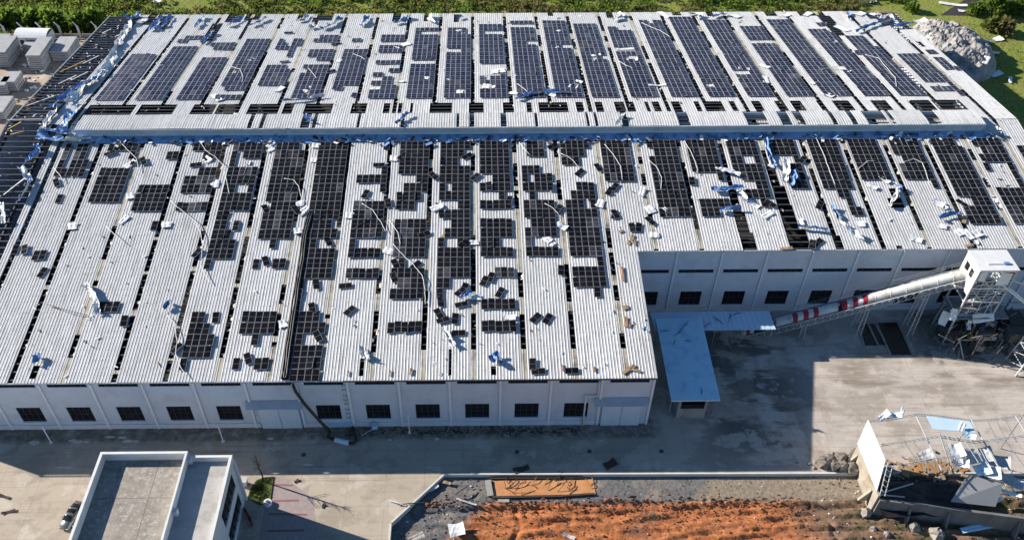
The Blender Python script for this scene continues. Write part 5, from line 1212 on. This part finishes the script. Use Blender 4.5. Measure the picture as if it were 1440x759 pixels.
# boulders and rough ground in front of the bunker
for k, (x, y, s, lb) in enumerate([(1217, 722, 1.8, 'pale round boulder before the bunker corner'), (1284, 742, 1.8, 'upright grey boulder before the bunker wall'), (1316, 752, 2.2, 'grey boulder low before the bunker wall'), (1228, 744, 1.2, 'flat pale boulder at the bottom edge before the bunker'), (1247, 752, 1.2, 'white-flecked boulder at the bottom picture edge')]):
    P = gnd(x, y, -1); mb = MB(); rock(mb, (P[0], P[1], -1.25), (s*1.1, s, s*.8), r2); tag(mb.build('boulder', MROCK), lb, 'boulder', 'boulders before the bunker')
st = MB()
for k in range(1700):
    x = r2.uniform(-40, 60); y = r2.uniform(-24, YK-.4)
    s = r2.uniform(.05, .22)*(1.5 if x > 25 or x < -25 else 1)
    if -24 < x < 20 and y < -15 and r2.random() < .85: continue
    rock(st, (x, y, soilz(x, y)-.03), (s*1.3, s, s*.6), r2, r2.choice((0, 0, 3, 3, 2, 2, 1)) if r2.random() < .6 else 3)
tag(st.build('gravel_stones', [MROCK, MCONCW, MBARK, mat('dark_grey_stone', (.12, .115, .11), (.07, .068, .066), 2, .95)]), 'loose stones strewn over the gravel and red soil', 'stones', kind='stuff')
MCLOD = mat('red_soil_clod', (.46, .17, .07), (.24, .09, .04), 1.3, .95)
cl = MB()
for k in range(1500):
    x = r2.uniform(-26, 24); y = -14.7-abs(r2.gauss(0, 3.4)); s_ = abs(r2.gauss(0, .10))+.05
    if y < -24: continue
    rock(cl, (x, y, soilz(x, y)-.03), (s_*1.6, s_, s_*.8), r2, 0 if r2.random() < .85 else 1)
for k in range(700):
    x = r2.uniform(-40, 22); y = -14.4+r2.gauss(0, .55); s_ = abs(r2.gauss(0, .14))+.06; rock(cl, (x, y, soilz(x, y)-.02), (s_*2, s_, s_*.7), r2, r2.choice((1, 1, 0)))
tag(cl.build('soil_clods', [MCLOD, mat('dark_brown_clod', (.12, .08, .06), (.07, .05, .04), 1.5, .95)]), 'red and dark clods littering the dug-out soil', 'soil clods', kind='stuff')
# timber-edged orange excavation
fw = empty('formwork_trench', tuple(gnd(767, 684, -.5))); tag(fw, 'shallow orange trench with broken timber formwork and bent bars', 'trench'); o0 = Vector(gnd(767, 684, -.5))
def gl(x, y, z): return Vector(gnd(x, y, z))-o0
mb = MB(); a = [gl(694, 698, -.54), gl(838, 696, -.54), gl(834, 673, -.54), gl(694, 674, -.54)]
n = 30
vs = []
for j in range(7):
    for i in range(n+1):
        p = a[0].lerp(a[1], i/n).lerp(a[3].lerp(a[2], i/n), j/6); vs.append((p.x, p.y, p.z+.06*mnoise.noise((i*.5, j*.6, 3))))
mb.add(vs, [(j*(n+1)+i, j*(n+1)+i+1, (j+1)*(n+1)+i+1, (j+1)*(n+1)+i) for j in range(6) for i in range(n)]); mb.build('trench_floor', mat('orange_clay', (.60, .29, .12), (.48, .21, .08), 1.0, .95), fw, True)
for p, q, t, m in [((690, 672), (820, 671), .3, MBARK), ((692, 699), (790, 697), .35, MBARK), ((686, 675), (690, 697), .9, MCONC), ((790, 697), (836, 694), .3, MBARK), ((700, 704), (716, 704), .5, MCONC)]:
    mb = MB(); mb.bar(gl(*p, -.42), gl(*q, -.42), t, .3); mb.build('formwork_board', m, fw)
r2 = random.Random(9)
for k in range(26):
    x = r2.uniform(700, 842); y = r2.uniform(672, 696); mb = MB(); a = gl(x, y, -.5); ang = r2.uniform(-.9, .9)+math.pi/2; L = r2.uniform(1.2, 3.0)
    b = a+Vector((math.cos(ang)*L, math.sin(ang)*L*.8, r2.uniform(.1, 1.0))); mb.tube([a, a.lerp(b, .5)+Vector((r2.gauss(0, .15), 0, .15)), b], .045, 5); mb.build('bent_bar', MBARK if k % 3 else MORANGE, fw)
for k, (x, y, L, W, a, m, lb) in enumerate([(642, 744, 2.4, 2.2, .2, MSCRAP, 'white torn board lying on the gravel left of the red soil'), (800, 753, 2.0, .6, -.5, MSLAB, 'small grey metal scrap on the red soil'), (585, 755, 2.6, 1.0, .4, MCONC, 'pale concrete fragment at the bottom left of the pit'), (609, 685, 1.8, .8, .6, MCONCW, 'pale chipped board at the slanted pit edge'), (628, 678, 1.4, .5, -.3, MTAN, 'tan batten near the slanted pit edge'), (656, 705, 3.4, .3, -.35, MLGREY, 'long pale pole lying on the gravel'), (733, 659, 2.6, 1.0, .3, MBARK, 'black crumpled sheet lying on the kerb'), (858, 652, 2.2, 1.4, .5, MBARK, 'brown stain-like soil lump on the shaded road')]):
    P = gnd(x, y, -.2 if y > 666 else .15); scrap('ground_scrap', P, L, W, a, .4, .3, lb, 'scrap', 400+k, [m, m], None, 0, 0)
for k, (p, q, lb) in enumerate([((547, 703), (571, 711), 'white pole sticking out over the slanted kerb'), ((560, 709), (600, 706), 'dark branch lying across the pit edge'), ((640, 695), (658, 683), 'dark timber lying slantwise on the gravel')]):
    a, b = gnd(*p, .2), gnd(*q, .2); mb = MB(); mb.tube([a, (a+b)/2+np.array([0, 0, .12]), b], [.08, .1, .05], 6); tag(mb.build('loose_pole', MCABLE if k == 0 else MBARK), lb, 'pole')

# ------------------------------------------------------------------ office block, bottom left
of = empty('office_building', (-72, -24, 0)); tag(of, 'white flat-roofed office block with two parapet roofs at bottom left', 'building'); oo = Vector((-72, -24, 0))
Z1 = 12.0; xa, xb, xc_, yb_ = -82.1, -69.55, -63.15, -13.1; yf_ = -45
MOFFW = mat('office_white_paint', (.72, .73, .74), (.64, .65, .66), .3, .7)
def ob2(name, lo, hi, m, par=None): mb = MB(); mb.b2(Vector(lo)-oo, Vector(hi)-oo); return mb.build(name, m, par or of)
def office_roof():
    m, nt, b = newmat('weathered_screed_roof'); p = pos(nt)
    n1 = noise_tex(nt, p, .5, 9, .74); n2 = noise_tex(nt, p, 1.9, 8, .74, None, (3, 3, 3))
    col = mixrgb(nt, ramp(nt, n1, .35, .68), (.40, .355, .295), (.22, .19, .15)); col = mixrgb(nt, ramp(nt, n2, .52, .62), col, (.50, .46, .42)); n4 = noise_tex(nt, p, 4.0, 6, .75, None, (8, 2, 1)); col = mixrgb(nt, ramp(nt, n4, .55, .7), col, (.17, .15, .13))
    sx = N(nt, 'ShaderNodeSeparateXYZ'); nt.links.new(p, sx.inputs[0])
    for k, per in ((0, 4.1), (1, 3.3)):
        pp = N(nt, 'ShaderNodeMath', operation='PINGPONG'); nt.links.new(sx.outputs[k], pp.inputs[0]); pp.inputs[1].default_value = per
        col = mixrgb(nt, ramp(nt, pp.outputs[0], .07, .02), col, (.16, .14, .125))
    nt.links.new(col, b.inputs['Base Color']); b.inputs['Roughness'].default_value = .9; return m
ob2('roof_deck', (xa+.4, yf_, 10.2), (xb-.3, yb_-.4, 10.42), office_roof())
ob2('lower_roof_deck', (xb+.05, yf_, 10.2), (xc_-.4, yb_-.75, 10.4), mat('pale_screed', (.52, .50, .46), (.42, .40, .37), .5, .9, c3=(.30, .28, .26), s3=.3))
ob2('wall', (xa, yf_, 0), (xc_-.5, yb_-.35, 10.19), MOFFW)
ob2('parapet', (xa, yf_, 10.195), (xa+.399, yb_, Z1), MPARA); ob2('parapet', (xa+.4, yb_-.399, 10.195), (xb, yb_, Z1), MPARA)
ob2('parapet', (xb-.299, yf_, 10.195), (xb, yb_-.4, Z1-.02), MPARA)
ob2('parapet', (xb+.01, yb_-.74, 10.195), (xc_, yb_-.35, Z1-.55), MPARA); ob2('parapet', (xc_-.399, yf_, 10.195), (xc_, yb_-.745, Z1-.55), MPARA)
# side wall with window strips (shaded side)
mb = MB(); X = xc_-.5+.25; Yw = yb_-.36
ops_ = [(1.6, 8.6, 5.9, 9.2), (1.6, 8.6, 1.0, 4.2), (12.2, 19, 5.9, 9.2), (12.2, 19, 1.0, 4.2)]
wall_open(mb, (X-oo.x, Yw-oo.y), (0, -1), 28, 0, 10.19, ops_, (1, 0), .24); mb.quad((X-oo.x, Yw-oo.y, 0), (X-.24-oo.x, Yw-oo.y, 0), (X-.24-oo.x, Yw-oo.y, 10.19), (X-oo.x, Yw-oo.y, 10.19)); mb.build('side_wall', MOFFW, of)
for a, b, c, d in ops_:
    y0, y1 = Yw-a-oo.y, Yw-b-oo.y; xx = X-.2-oo.x
    mb = MB(); mb.quad((xx, y0, c), (xx, y1, c), (xx, y1, d), (xx, y0, d)); g = mb.build('window', MDARK, of)
    mb = MB(); n = 5
    for k in range(n+1): yy = y0+(y1-y0)*k/n; mb.b2((xx+.02, yy-.05, c), (xx+.12, yy+.05, d))
    mb.b2((xx+.022, y1, (c+d)/2-.05), (xx+.10, y0, (c+d)/2+.05)); mb.build('window_frame', MFRAME, g)
ob2('end_fin', (xc_-.24, yb_-.8, 0), (xc_+.15, yb_-.37, 10.18), MOFFW)
for y in (-13.9, -22.4): ob2('roof_outlet', (xb+.03, y-.4, 10.45), (xb+.6, y+.3, 11.5), MOFFW)
# parked car
car = empty('parked_car', tuple(gnd(103, 727)), (0, 0, math.radians(-14))); tag(car, 'silver sedan with black glass roof parked beside the office block', 'car')
def loft(secs, m, name, smooth=True):
    mb = MB(); n = len(secs[0]); mb.add([p for s in secs for p in s], [(i*n+j, i*n+(j+1) % n, (i+1)*n+(j+1) % n, (i+1)*n+j) for i in range(len(secs)-1) for j in range(n)]+[tuple(range(n))[::-1], tuple(range((len(secs)-1)*n, len(secs)*n))]); return mb.build(name, m, car, smooth)
MCAR = mat('silver_car_paint', (.20, .205, .20), None, rough=.25, metal=.5)
def ring(y, w_, z0, z1, k=.82): return [(-w_, y, z0), (w_, y, z0), (w_*1.0, y, (z0+z1)/2), (w_*k, y, z1), (-w_*k, y, z1), (-w_, y, (z0+z1)/2)]
loft([ring(-2.35, .72, .4, .65), ring(-2.2, .86, .3, .82), ring(-1.2, .92, .28, .98), ring(.9, .92, .28, .98), ring(2.0, .88, .3, .95), ring(2.38, .75, .4, .72)], MCAR, 'car_body')
loft([ring(-1.25, .82, .95, .97), ring(-.5, .76, .95, 1.40), ring(.7, .76, .95, 1.42), ring(1.75, .78, .95, 1.0)], MDARK, 'glasshouse')
loft([ring(-.45, .60, 1.36, 1.445), ring(-.05, .62, 1.36, 1.455)], MCAR, 'roof_front'); loft([ring(.62, .62, 1.36, 1.46), ring(.95, .60, 1.3, 1.40)], MCAR, 'roof_rear')
for x in (-.82, .82):
    for y in (-1.45, 1.4):
        mb = MB(); mb.tube([(x-.1, y, .32), (x+.1, y, .32)], .32, 14); wh = mb.build('wheel', MBLACK, car); mb = MB(); mb.tube([(x-.115, y, .32), (x+.115, y, .32)], .19, 10); mb.build('rim', MLGREY, wh)
for x in (-.6, .6): mb = MB(); mb.box((x, -2.28, .66), (.3, .12, .12)); mb.build('headlight', MWHITE, car); mb = MB(); mb.box((x, 2.30, .76), (.3, .1, .12)); mb.build('tail_light', MRED, car)
for x in (-1.0, 1.0): mb = MB(); mb.box((x, -.75, .98), (.16, .1, .12)); mb.build('mirror', MCAR, car)
# garden strip beside the office
gpts = [gnd(*q)[:2] for q in ((348, 700), (352, 688), (360, 676), (370, 671), (385, 670), (380, 706), (366, 710))]
gb = MB(); gb.prism([tuple(p) for p in gpts], .0, .12); tag(gb.build('lawn_bed', MGRASSP), kind='structure')
gr = MB(); r2 = random.Random(2); cx0 = np.mean([p[0] for p in gpts]); cy0 = np.mean([p[1] for p in gpts])
for k in range(1600):
    a, b = r2.sample(range(7), 2); t = r2.random(); s = r2.random()**.5; x = (gpts[a][0]*(1-t)+gpts[b][0]*t)*s+cx0*(1-s); y = (gpts[a][1]*(1-t)+gpts[b][1]*t)*s+cy0*(1-s); h = r2.uniform(.08, .28); w_ = .06; an = r2.uniform(0, 3.14)
    gr.add([(x-w_*math.cos(an), y-w_*math.sin(an), .11), (x+w_*math.cos(an), y+w_*math.sin(an), .11), (x+r2.gauss(0, .08), y+r2.gauss(0, .08), .11+h)], [(0, 1, 2)])
tag(gr.build('lawn_grass', MGRASSP), 'short green grass of the half-round lawn bed', 'grass', kind='stuff')
tile = [gnd(*q)[:2] for q in ((386, 668), (408, 676), (440, 700), (448, 759), (446, 775), (360, 775), (372, 712), (381, 706))]
sheet('tiled_path', [[tuple(p) for p in tile]], mat('pinkish_paving_tiles', (.38, .31, .29), (.29, .24, .225), 1.4, .85), .004)
for k, (p, q) in enumerate([((386, 681), (412, 682)), ((384, 704), (420, 703)), ((378, 722), (432, 723)), ((376, 746), (428, 745)), ((386, 671), (381, 705))]):
    mb = MB(); a, b = gnd(*p, .008), gnd(*q, .008); d = Vector(b-a).normalized(); nn = Vector((-d.y, d.x, 0))*.17; a = Vector(a); b = Vector(b); mb.quad(a-nn, b-nn, b+nn, a+nn); tag(mb.build('red_path_band', mat('dull_red_tiles', (.26, .12, .11), None, rough=.9) if k == 0 else bpy.data.materials['dull_red_tiles']), kind='structure')
P = gnd(377, 708); rp = empty('round_planter', tuple(P)); tag(rp, 'white round post base with a dark centre beside the lawn bed', 'bollard')
mb = MB(); mb.tube([(0, 0, 0), (0, 0, .55)], .62, 20); mb.build('base', MSCRAP, rp); mb = MB(); mb.tube([(0, 0, .56), (0, 0, .60)], .42, 20); mb.build('ring', MLGREY, rp); mb = MB(); mb.tube([(0, 0, .605), (0, 0, .75)], .2, 12); mb.build('cap', MFRAME, rp)
# bare young tree and its long shadow
tr = empty('bare_tree', tuple(gnd(371, 677))); tag(tr, 'leafless thin young tree standing on the lawn bed', 'tree'); r2 = random.Random(14)
mb = MB(); mb.tube([(0, 0, 0), (.05, .02, 2.0), (-.15, .05, 3.8), (-.1, .1, 5.4), (-.25, .12, 7.0)], [.16, .14, .12, .09, .04], 7); mb.build('trunk', MBARK, tr)
mb = MB()
for k in range(26):
    z = r2.uniform(3.4, 6.8); a = r2.uniform(0, 6.28); L = r2.uniform(.5, 1.5)*(1 if z < 5.5 else .6); p = Vector((-.12, .06, z)); q = p+Vector((math.cos(a)*L, math.sin(a)*L, L*.7)); mb.tube([p, p.lerp(q, .5)+Vector((0, 0, -.05)), q], [.035, .025, .01], 5)
    for j in range(3): s = p.lerp(q, r2.uniform(.4, 1)); mb.tube([s, s+Vector((r2.gauss(0, .3), r2.gauss(0, .3), .35))], [.015, .006], 4)
mb.build('crown', MBARK, tr)
# two scooters in the office shadow
for k, (x, y, a, lb) in enumerate([(347, 722, .6, 'red scooter parked nearest the office wall in the shade'), (353, 734, .5, 'dark red scooter parked in front of the other scooter')]):
    s = empty('motor_scooter', tuple(gnd(x, y)), (0, 0, a)); tag(s, lb, 'scooter', 'scooters beside the office')
    for yy in (-.62, .62): mb = MB(); mb.tube([(-.06, yy, .25), (.06, yy, .25)], .25, 12); mb.build('wheel', MBLACK, s)
    mb = MB(); mb.box((0, .3, .55), (.34, .9, .32)); mb.box((0, -.15, .32), (.3, .55, .1)); mb.box((0, -.52, .65), (.36, .14, .7), 0); mb.build('body', MRED, s)
    mb = MB(); mb.box((0, .32, .76), (.3, .75, .1)); mb.build('seat', MBLACK, s); mb = MB(); mb.tube([(-.34, -.5, 1.02), (0, -.58, 1.0), (.34, -.5, 1.02)], .03, 6); mb.build('handlebar', MFRAME, s)
for k, (x, y, s, lb) in enumerate([(343, 681, .9, 'pale utility cabinet at the office corner'), ]):
    P = gnd(x, y); mb = MB(); mb.b2((P[0]-.6, P[1]-.4, 0), (P[0]+.6, P[1]+.4, 1.3)); mb.b2((P[0]-.7, P[1]-.5, 1.31), (P[0]+.7, P[1]+.5, 1.38)); tag(mb.build('utility_cabinet', MLGREY), lb, 'cabinet')
for k, (x, y, L, a, lb) in enumerate([(4, 697, 2.4, -.3, 'dark strip lying on the yard at the left picture edge'), (12, 719, 2.0, .3, 'crooked dark wire on the yard left of the car'), (417, 676, .8, .7, 'small dark object on the yard right of the tiles'), (455, 711, .7, 1.4, 'small dark box on the sunlit yard')]):
    P = gnd(x, y, .1); scrap('yard_scrap', P, L, .5, a, .3, .2, lb, 'scrap', 500+k, [MBARK, MBARK], None, 0, 0)

# ------------------------------------------------------------------ block yard, top left
def stack(x, y, sx, sy, rz, layers, lb, lh=.55, gap=.13):
    P = gnd(x, y); root = empty('slab_stack', (P[0], P[1], 0), (0, 0, rz)); tag(root, lb, 'slab stack', 'stacks of grey slabs in the yard'); r = random.Random(int(x*7+y))
    for k in range(layers):
        mb = MB(); mb.box((r.gauss(0, .06), r.gauss(0, .06), .2+lh*(k+.5)), (sx, sy, lh-gap)); mb.build('slab_layer', MSLAB, root)
    mb = MB()
    for t in (-.35, .35): mb.box((0, sy*t, .1), (sx*.9, .25, .2))
    mb.build('pallet', MTAN, root)
stack(12, 84, 4.6, 8.5, 0, 8, 'large slab stack at the left picture edge, upper yard'); stack(63, 87, 3.6, 9.5, 0, 8, 'tall slab stack nearest the open roof, upper yard'); stack(50, 71, 4.2, 4.2, 0, 4, 'low slab stack just below the white container'); stack(94, 76, 4.6, 8, 0, 5, 'broad slab stack against the factory gable'); stack(6, 128, 3.4, 4, 0, 5, 'slab stack at the left picture edge, middle yard'); stack(21, 122, 3.4, 5, 0, 5, 'slab stack with shaded side right of the left middle one'); stack(2, 158, 5, 7, 0, 4, 'slab stack at the left picture edge beside the lower roof corner'); stack(2, 64, 5, 4, 0, 4, 'small slab stack near the fence at the left picture edge')
ct = empty('site_container', tuple(gnd(53, 62)), (0, 0, -.05)); tag(ct, 'white container cabin with arched roof beside the rear fence', 'container')
mb = MB(); mb.b2((-4.2, -2.4, .2), (4.2, 2.4, 3.2)); mb.build('container_wall', MWHITE, ct)
mb = MB(); n = 8
for k in range(n):
    y0, y1 = -2.6+5.2*k/n, -2.6+5.2*(k+1)/n; z = lambda y: 3.21+1.0*(1-(y/2.6)**2); mb.quad((-4.4, y0, z(y0)), (4.4, y0, z(y0)), (4.4, y1, z(y1)), (-4.4, y1, z(y1)))
mb.build('container_roof', MSCRAP, ct)
for x in (-2.5, 0, 2.5): mb = MB(); mb.b2((x-.5, -2.45, 1.2), (x+.5, -2.405, 2.4)); mb.build('window', MDARK, ct)
# rear fence
fn_ = empty('yard_fence', (-150, 130.5, 0)); tag(fn_, 'broken grey block fence with pale posts behind the block yard', 'fence')
for x in range(-200, -112, 5):
    mb = MB(); mb.b2((x+150-.22, -.22, -1.2), (x+150+.22, .22, 3.4)); mb.bar((x+150, .1, 3.3), (x+150-.9, .1, 4.6), .25); mb.build('fence_post', MCONCW, fn_)
mb = MB(); mb.b2((-50, .0, -1.2), (38, .18, 1.1)); mb.b2((-50, -.9, -1.2), (38, -.7, .25)); mb.build('fence_wall', MCONC, fn_)
r2 = random.Random(31); mb = MB()
for k in range(260):
    P = gnd(r2.uniform(-10, 120), r2.uniform(60, 175)); s = r2.uniform(.15, .8)
    if P[0] > XL-2: continue
    mb.box((P[0], P[1], s*.25), (s*r2.uniform(1, 2.5), s, s*.5), r2.uniform(0, 3), r2.choice((0, 0, 1, 2)))
tag(mb.build('yard_litter', [MROCK, MSCRAP, MTAN]), 'scattered blocks and scraps between the slab stacks', 'litter', kind='stuff')
# debris on the bare purlins
for k, (x, y, L, a, m, lb) in enumerate([(103, 93, 7, 62, MYEL, 'yellow timber lying on the bare purlins'), (95, 112, 5, 64, MCABLE, 'pale strip on the bare purlins below the yellow timber'), (112, 107, 5, 66, MCABLE, 'pale strip on the bare purlins beside the sandy panels'), (128, 84, 5, 66, MCABLE, 'pale strip high on the bare purlins'), (57, 142, 6, 50, MCABLE, 'pale strip low on the bare purlins'), (20, 177, 3, 50, MYEL, 'yellow scrap on bare purlins near the left edge'), (24, 187, 2.5, 20, MYEL, 'second yellow scrap on bare purlins lower left'), (170, 48, 4, 66, MCABLE, 'short pale strip near the far left corner'), (150, 44, 3, 66, MCABLE, 'short pale strip left of the far corner heap'), (20, 262, 5, 60, MCABLE, 'pale strip on the bare purlins at mid left edge')]):
    P = roofpt(x, y, .12); ar = math.radians(a); d = np.array([math.cos(ar), math.sin(ar)*1.0, (SL if y > 172 else -SL)*math.sin(ar)])*L/2; mb = MB(); mb.bar(P-d, P+d, .22, .08); mb.bar(P+d*.2+np.array([.15, 0, .07]), P+d*.7+np.array([.3, .1, .07]), .15, .06); tag(mb.build('loose_strip', m), lb, 'strip', 'loose strips on the bare purlins')
mb = MB(); a, b = roofpt(8, 170, .2), roofpt(58, 169, .2); a = far(10, 169, .5); b = far(60, 168, .5); mb.bar(a, b, .22); mb.bar(a, a-np.array([0, 0, .8]), .2); tag(mb.build('pale_beam', MLGREY), 'pale horizontal beam across the bare purlins at the ridge', 'beam')
rf = MB(); r2 = random.Random(8)
for k in range(900):
    if r2.random() < .2: x = r2.uniform(-120, -112.5); y = r2.uniform(30, 119)
    else: x = r2.uniform(-110, 80); y = r2.uniform(.5, 119)
    if x > 0 and y < 27: continue
    s = r2.uniform(.06, .34); z = roof_z(y)+.12
    rf.box((x, y, z+s*.1), (s*r2.uniform(1, 3), s*.6, s*.25), r2.uniform(0, 3), r2.choice((0, 0, 1, 2)))
tag(rf.build('roof_fragments', [MSCRAP, MBARK, MTAN]), 'small fragments strewn over the whole roof', 'fragments', kind='stuff')
mb = MB(); mb.add([(MX0+1, 53.55, roof_z(53.55)+.14), (MX1, 53.55, roof_z(53.55)+.14), (MX1, 55.38, roof_z(55.38)+.30), (MX0+1, 55.38, roof_z(55.38)+.30)], [(0, 1, 2, 3)]); mb.build('painted_ridge_shade', mat('painted_blue_shade', (.34, .52, .76), (.24, .40, .62), .3, .4, c3=(.08, .15, .26), s3=.4), mon)  # blue shade at the monitor foot, put into the colour of an added strip
# wreckage strewn in the ridge shadow
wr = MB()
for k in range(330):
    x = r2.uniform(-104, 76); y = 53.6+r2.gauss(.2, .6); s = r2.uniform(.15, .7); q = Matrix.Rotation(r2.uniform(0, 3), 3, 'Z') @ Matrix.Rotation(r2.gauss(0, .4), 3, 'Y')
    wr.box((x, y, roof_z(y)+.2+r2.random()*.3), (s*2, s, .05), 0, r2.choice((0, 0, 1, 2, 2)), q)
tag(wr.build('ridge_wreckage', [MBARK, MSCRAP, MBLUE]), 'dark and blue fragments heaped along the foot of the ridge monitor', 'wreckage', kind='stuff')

# ------------------------------------------------------------------ ash heap and green edge
def heap_z(x, y):
    u = (x-99.5)/10.8; v = (y-122)/15.0; d = u*u+v*v
    if d > 1.25: return -1.6
    f = max(0, 1-d**1.6)
    return -1.5+5.4*f**.6+1.3*f**.5*mnoise.fractal((x*.26, y*.26, 1), .8, 2.1, 6)+.32*mnoise.noise((x*1.3, y*1.3, 3))*f**.3
hp_ = relief('ash_heap', 86.5, 117, 105, 143, .45, heap_z, MHEAP, False); tag(hp_, 'big grey rubble and ash heap beside the right rear factory corner', 'heap')
for k, (x, y, L, W, a, tp, lb) in enumerate([(1381, 57, 4, 2.4, -.8, 1, 'blue and white sheet at the foot of the ash heap'), (1392, 72, 5, 1.6, -.7, 0, 'pale bent sheet in the shadow right of the ash heap'), (1386, 86, 4, 1.4, 1.0, 0, 'pale strip at the lower foot of the ash heap'), (1402, 55, 3, 2, .2, 0, 'white scrap on the grass right of the ash heap'), (1421, 113, 3, .8, 1.2, 0, 'white slim scrap on the shaded grass edge'), (1400, 104, 4, 2, .4, 0, 'pale scrap in the shade below the ash heap'), (1340, 6, 8, 1.5, -.3, 0, 'long white strip on top of the ash heap beside the mud track'), (1362, 16, 6, 1.4, -.15, 0, 'second white strip behind the ash heap'), (1295, 30, 4, 2.4, .3, 0, 'white scrap between roof corner and ash heap'), (1307, 46, 4, 1.6, .6, 0, 'pale bent strip at the roof edge beside the ash heap'), (220, 3, 3, 1.8, .3, 0, 'white scrap in the green field behind the roof'), (1220, 2, 5, 2, .1, 0, 'white sheet in the green field at the top right'), (1005, 1, 4, 2, .2, 0, 'white scrap in the green field at the top middle')]):
    zz = -1.0
    P = gnd(x, y, zz); P[2] = max(-1.1, heap_z(P[0], P[1])+.2) if 86 < P[0] < 117 else -.9
    if P[2] > 0:   # lift along the view line so that it rests on the heap
        for _ in range(12): P = gnd(x, y, P[2]); P[2] = max(-1.1, heap_z(P[0], P[1])+.25) if 86 < P[0] < 117 else -.9
    scrap('fallen_sheet', P, L, W, a, .6, .6, lb, 'sheet', 600+k, [MSCRAP, MBLUE] if not tp else [MBLUE, MSCRAP], None, 0, 0)

def leaf_clump(mb, c, rx, rz, n, r, ls, mi=0):
    for k in range(n):
        a = r.uniform(0, 6.283); u = r.random()**.5; zz = r.random()
        rad = rx*u*(1-.45*zz*zz)
        p = Vector((c[0]+math.cos(a)*rad*r.uniform(.8, 1.2), c[1]+math.sin(a)*rad, c[2]+rz*zz*(1-.25*u)))
        d = Vector((math.cos(a)*u+r.gauss(0, .4), math.sin(a)*u+r.gauss(0, .4), r.uniform(-.1, 1.1))).normalized(); s = d.cross(Vector((r.gauss(0, 1), r.gauss(0, 1), r.gauss(0, 1)))).normalized()*ls*.35
        L = ls*r.uniform(.6, 1.4)
        mb.add([p-s*.3, p+d*L*.5-s, p+d*L, p+d*L*.5+s], [(0, 1, 2, 3)], mi)
protos = []
for k in range(4):
    r2 = random.Random(40+k); mb = MB(); leaf_clump(mb, (0, 0, .2), 1.5, 2.6, 260, r2, 1.0)
    protos.append(mb.mesh('foliage', [MLEAF, MLEAF, MLEAF2, MLEAF3][k]))
stem = MB(); stem.tube([(0, 0, 0), (.1, 0, 1.2), (.05, .1, 2.2)], [.14, .1, .04], 6); stem_me = stem.mesh('stem', MBARK)
def shrub(P, s, k, lb, grp):
    o = empty('shrub', P, (0, 0, rnd.uniform(0, 6.28))); o.scale = (s, s, s*rnd.uniform(.85, 1.15)); tag(o, lb, 'shrub', grp)
    for nm, me in (('foliage', protos[k]), ('stem', stem_me)):
        q = bpy.data.objects.new(nm, me); COL.objects.link(q); q.parent = o
nrow = 22
for k in range(nrow):
    x = -8+k*7.4+rnd.uniform(-2, 2); y = 38+rnd.uniform(-5, 3)
    P = gnd(x, y, -1.3)
    if x < 150-(.9*(y-21)) and P[1] > 131.5: shrub(tuple(P), rnd.uniform(1.1, 1.7), k % 2, f'bright green bush behind the yard fence, {ORD[k]} from left in the front row', 'bushes behind the yard fence')
for k, (x, y, s, kk, lb) in enumerate([(1394, 19, 1.9, 0, 'largest round yellow-green bush on the bank by the mud track'), (1416, 20, 1.2, 0, 'small round bush right of the largest one by the mud track'), (1437, 19, 1.6, 0, 'round bush at the right picture edge by the mud track'), (1369, 20, 1.2, 0, 'small bush left of the largest one by the mud track'), (1392, 42, 1.3, 2, 'dark bush on the brown bank beside the ash heap'), (1281, 16, 1.0, 0, 'small bush behind the bare right roof corner'), (1408, 46, 1.5, 3, 'brownish bush on the bank right of the ash heap')]):
    shrub(tuple(gnd(x, y, -1.3)), s, kk, lb, None)
crop = MB(); r2 = random.Random(90)
for k in range(4200):
    x = r2.uniform(-215, 135); y = 131.5+42*r2.random()
    if x > 84 and y < 150: continue
    if mnoise.noise((x*.05, y*.12, 2)) < -.42: continue
    if x > -118 and x < 84: y = 124+(y-131.5)*1.15
    if x > 100 and 138 < y < 156: continue
    g = mnoise.noise((x*.03, y*.1, 8)); mi = 0 if g > .05 else (1 if g > -.25 else 2)
    if r2.random() < .25: mi = r2.randrange(3)
    leaf_clump(crop, (x, y, -1.3), r2.uniform(.9, 1.7), r2.uniform(.5, 1.7), 24, r2, .85, mi)
tag(crop.build('crop_field', [MLEAF, MLEAF2, MLEAF3]), 'dense green field growth behind the factory', 'vegetation', kind='stuff')
gs = MB()
for k in range(9000):
    x = r2.uniform(84, 150); y = r2.uniform(45, 138)
    if mnoise.noise((x*.1, y*.1, 4)) < -.25: continue
    h = r2.uniform(.15, .5); an = r2.uniform(0, 3.14); w_ = .12; gs.add([(x-w_*math.cos(an), y-w_*math.sin(an), -1.31), (x+w_*math.cos(an), y+w_*math.sin(an), -1.31), (x+r2.gauss(0, .15), y+r2.gauss(0, .15), -1.3+h)], [(0, 1, 2)], r2.choice((0, 1, 1)))
tag(gs.build('meadow_grass', [MLEAF, MLEAF2]), 'short green grass right of the factory', 'grass', kind='stuff')
bpy.context.view_layer.update()
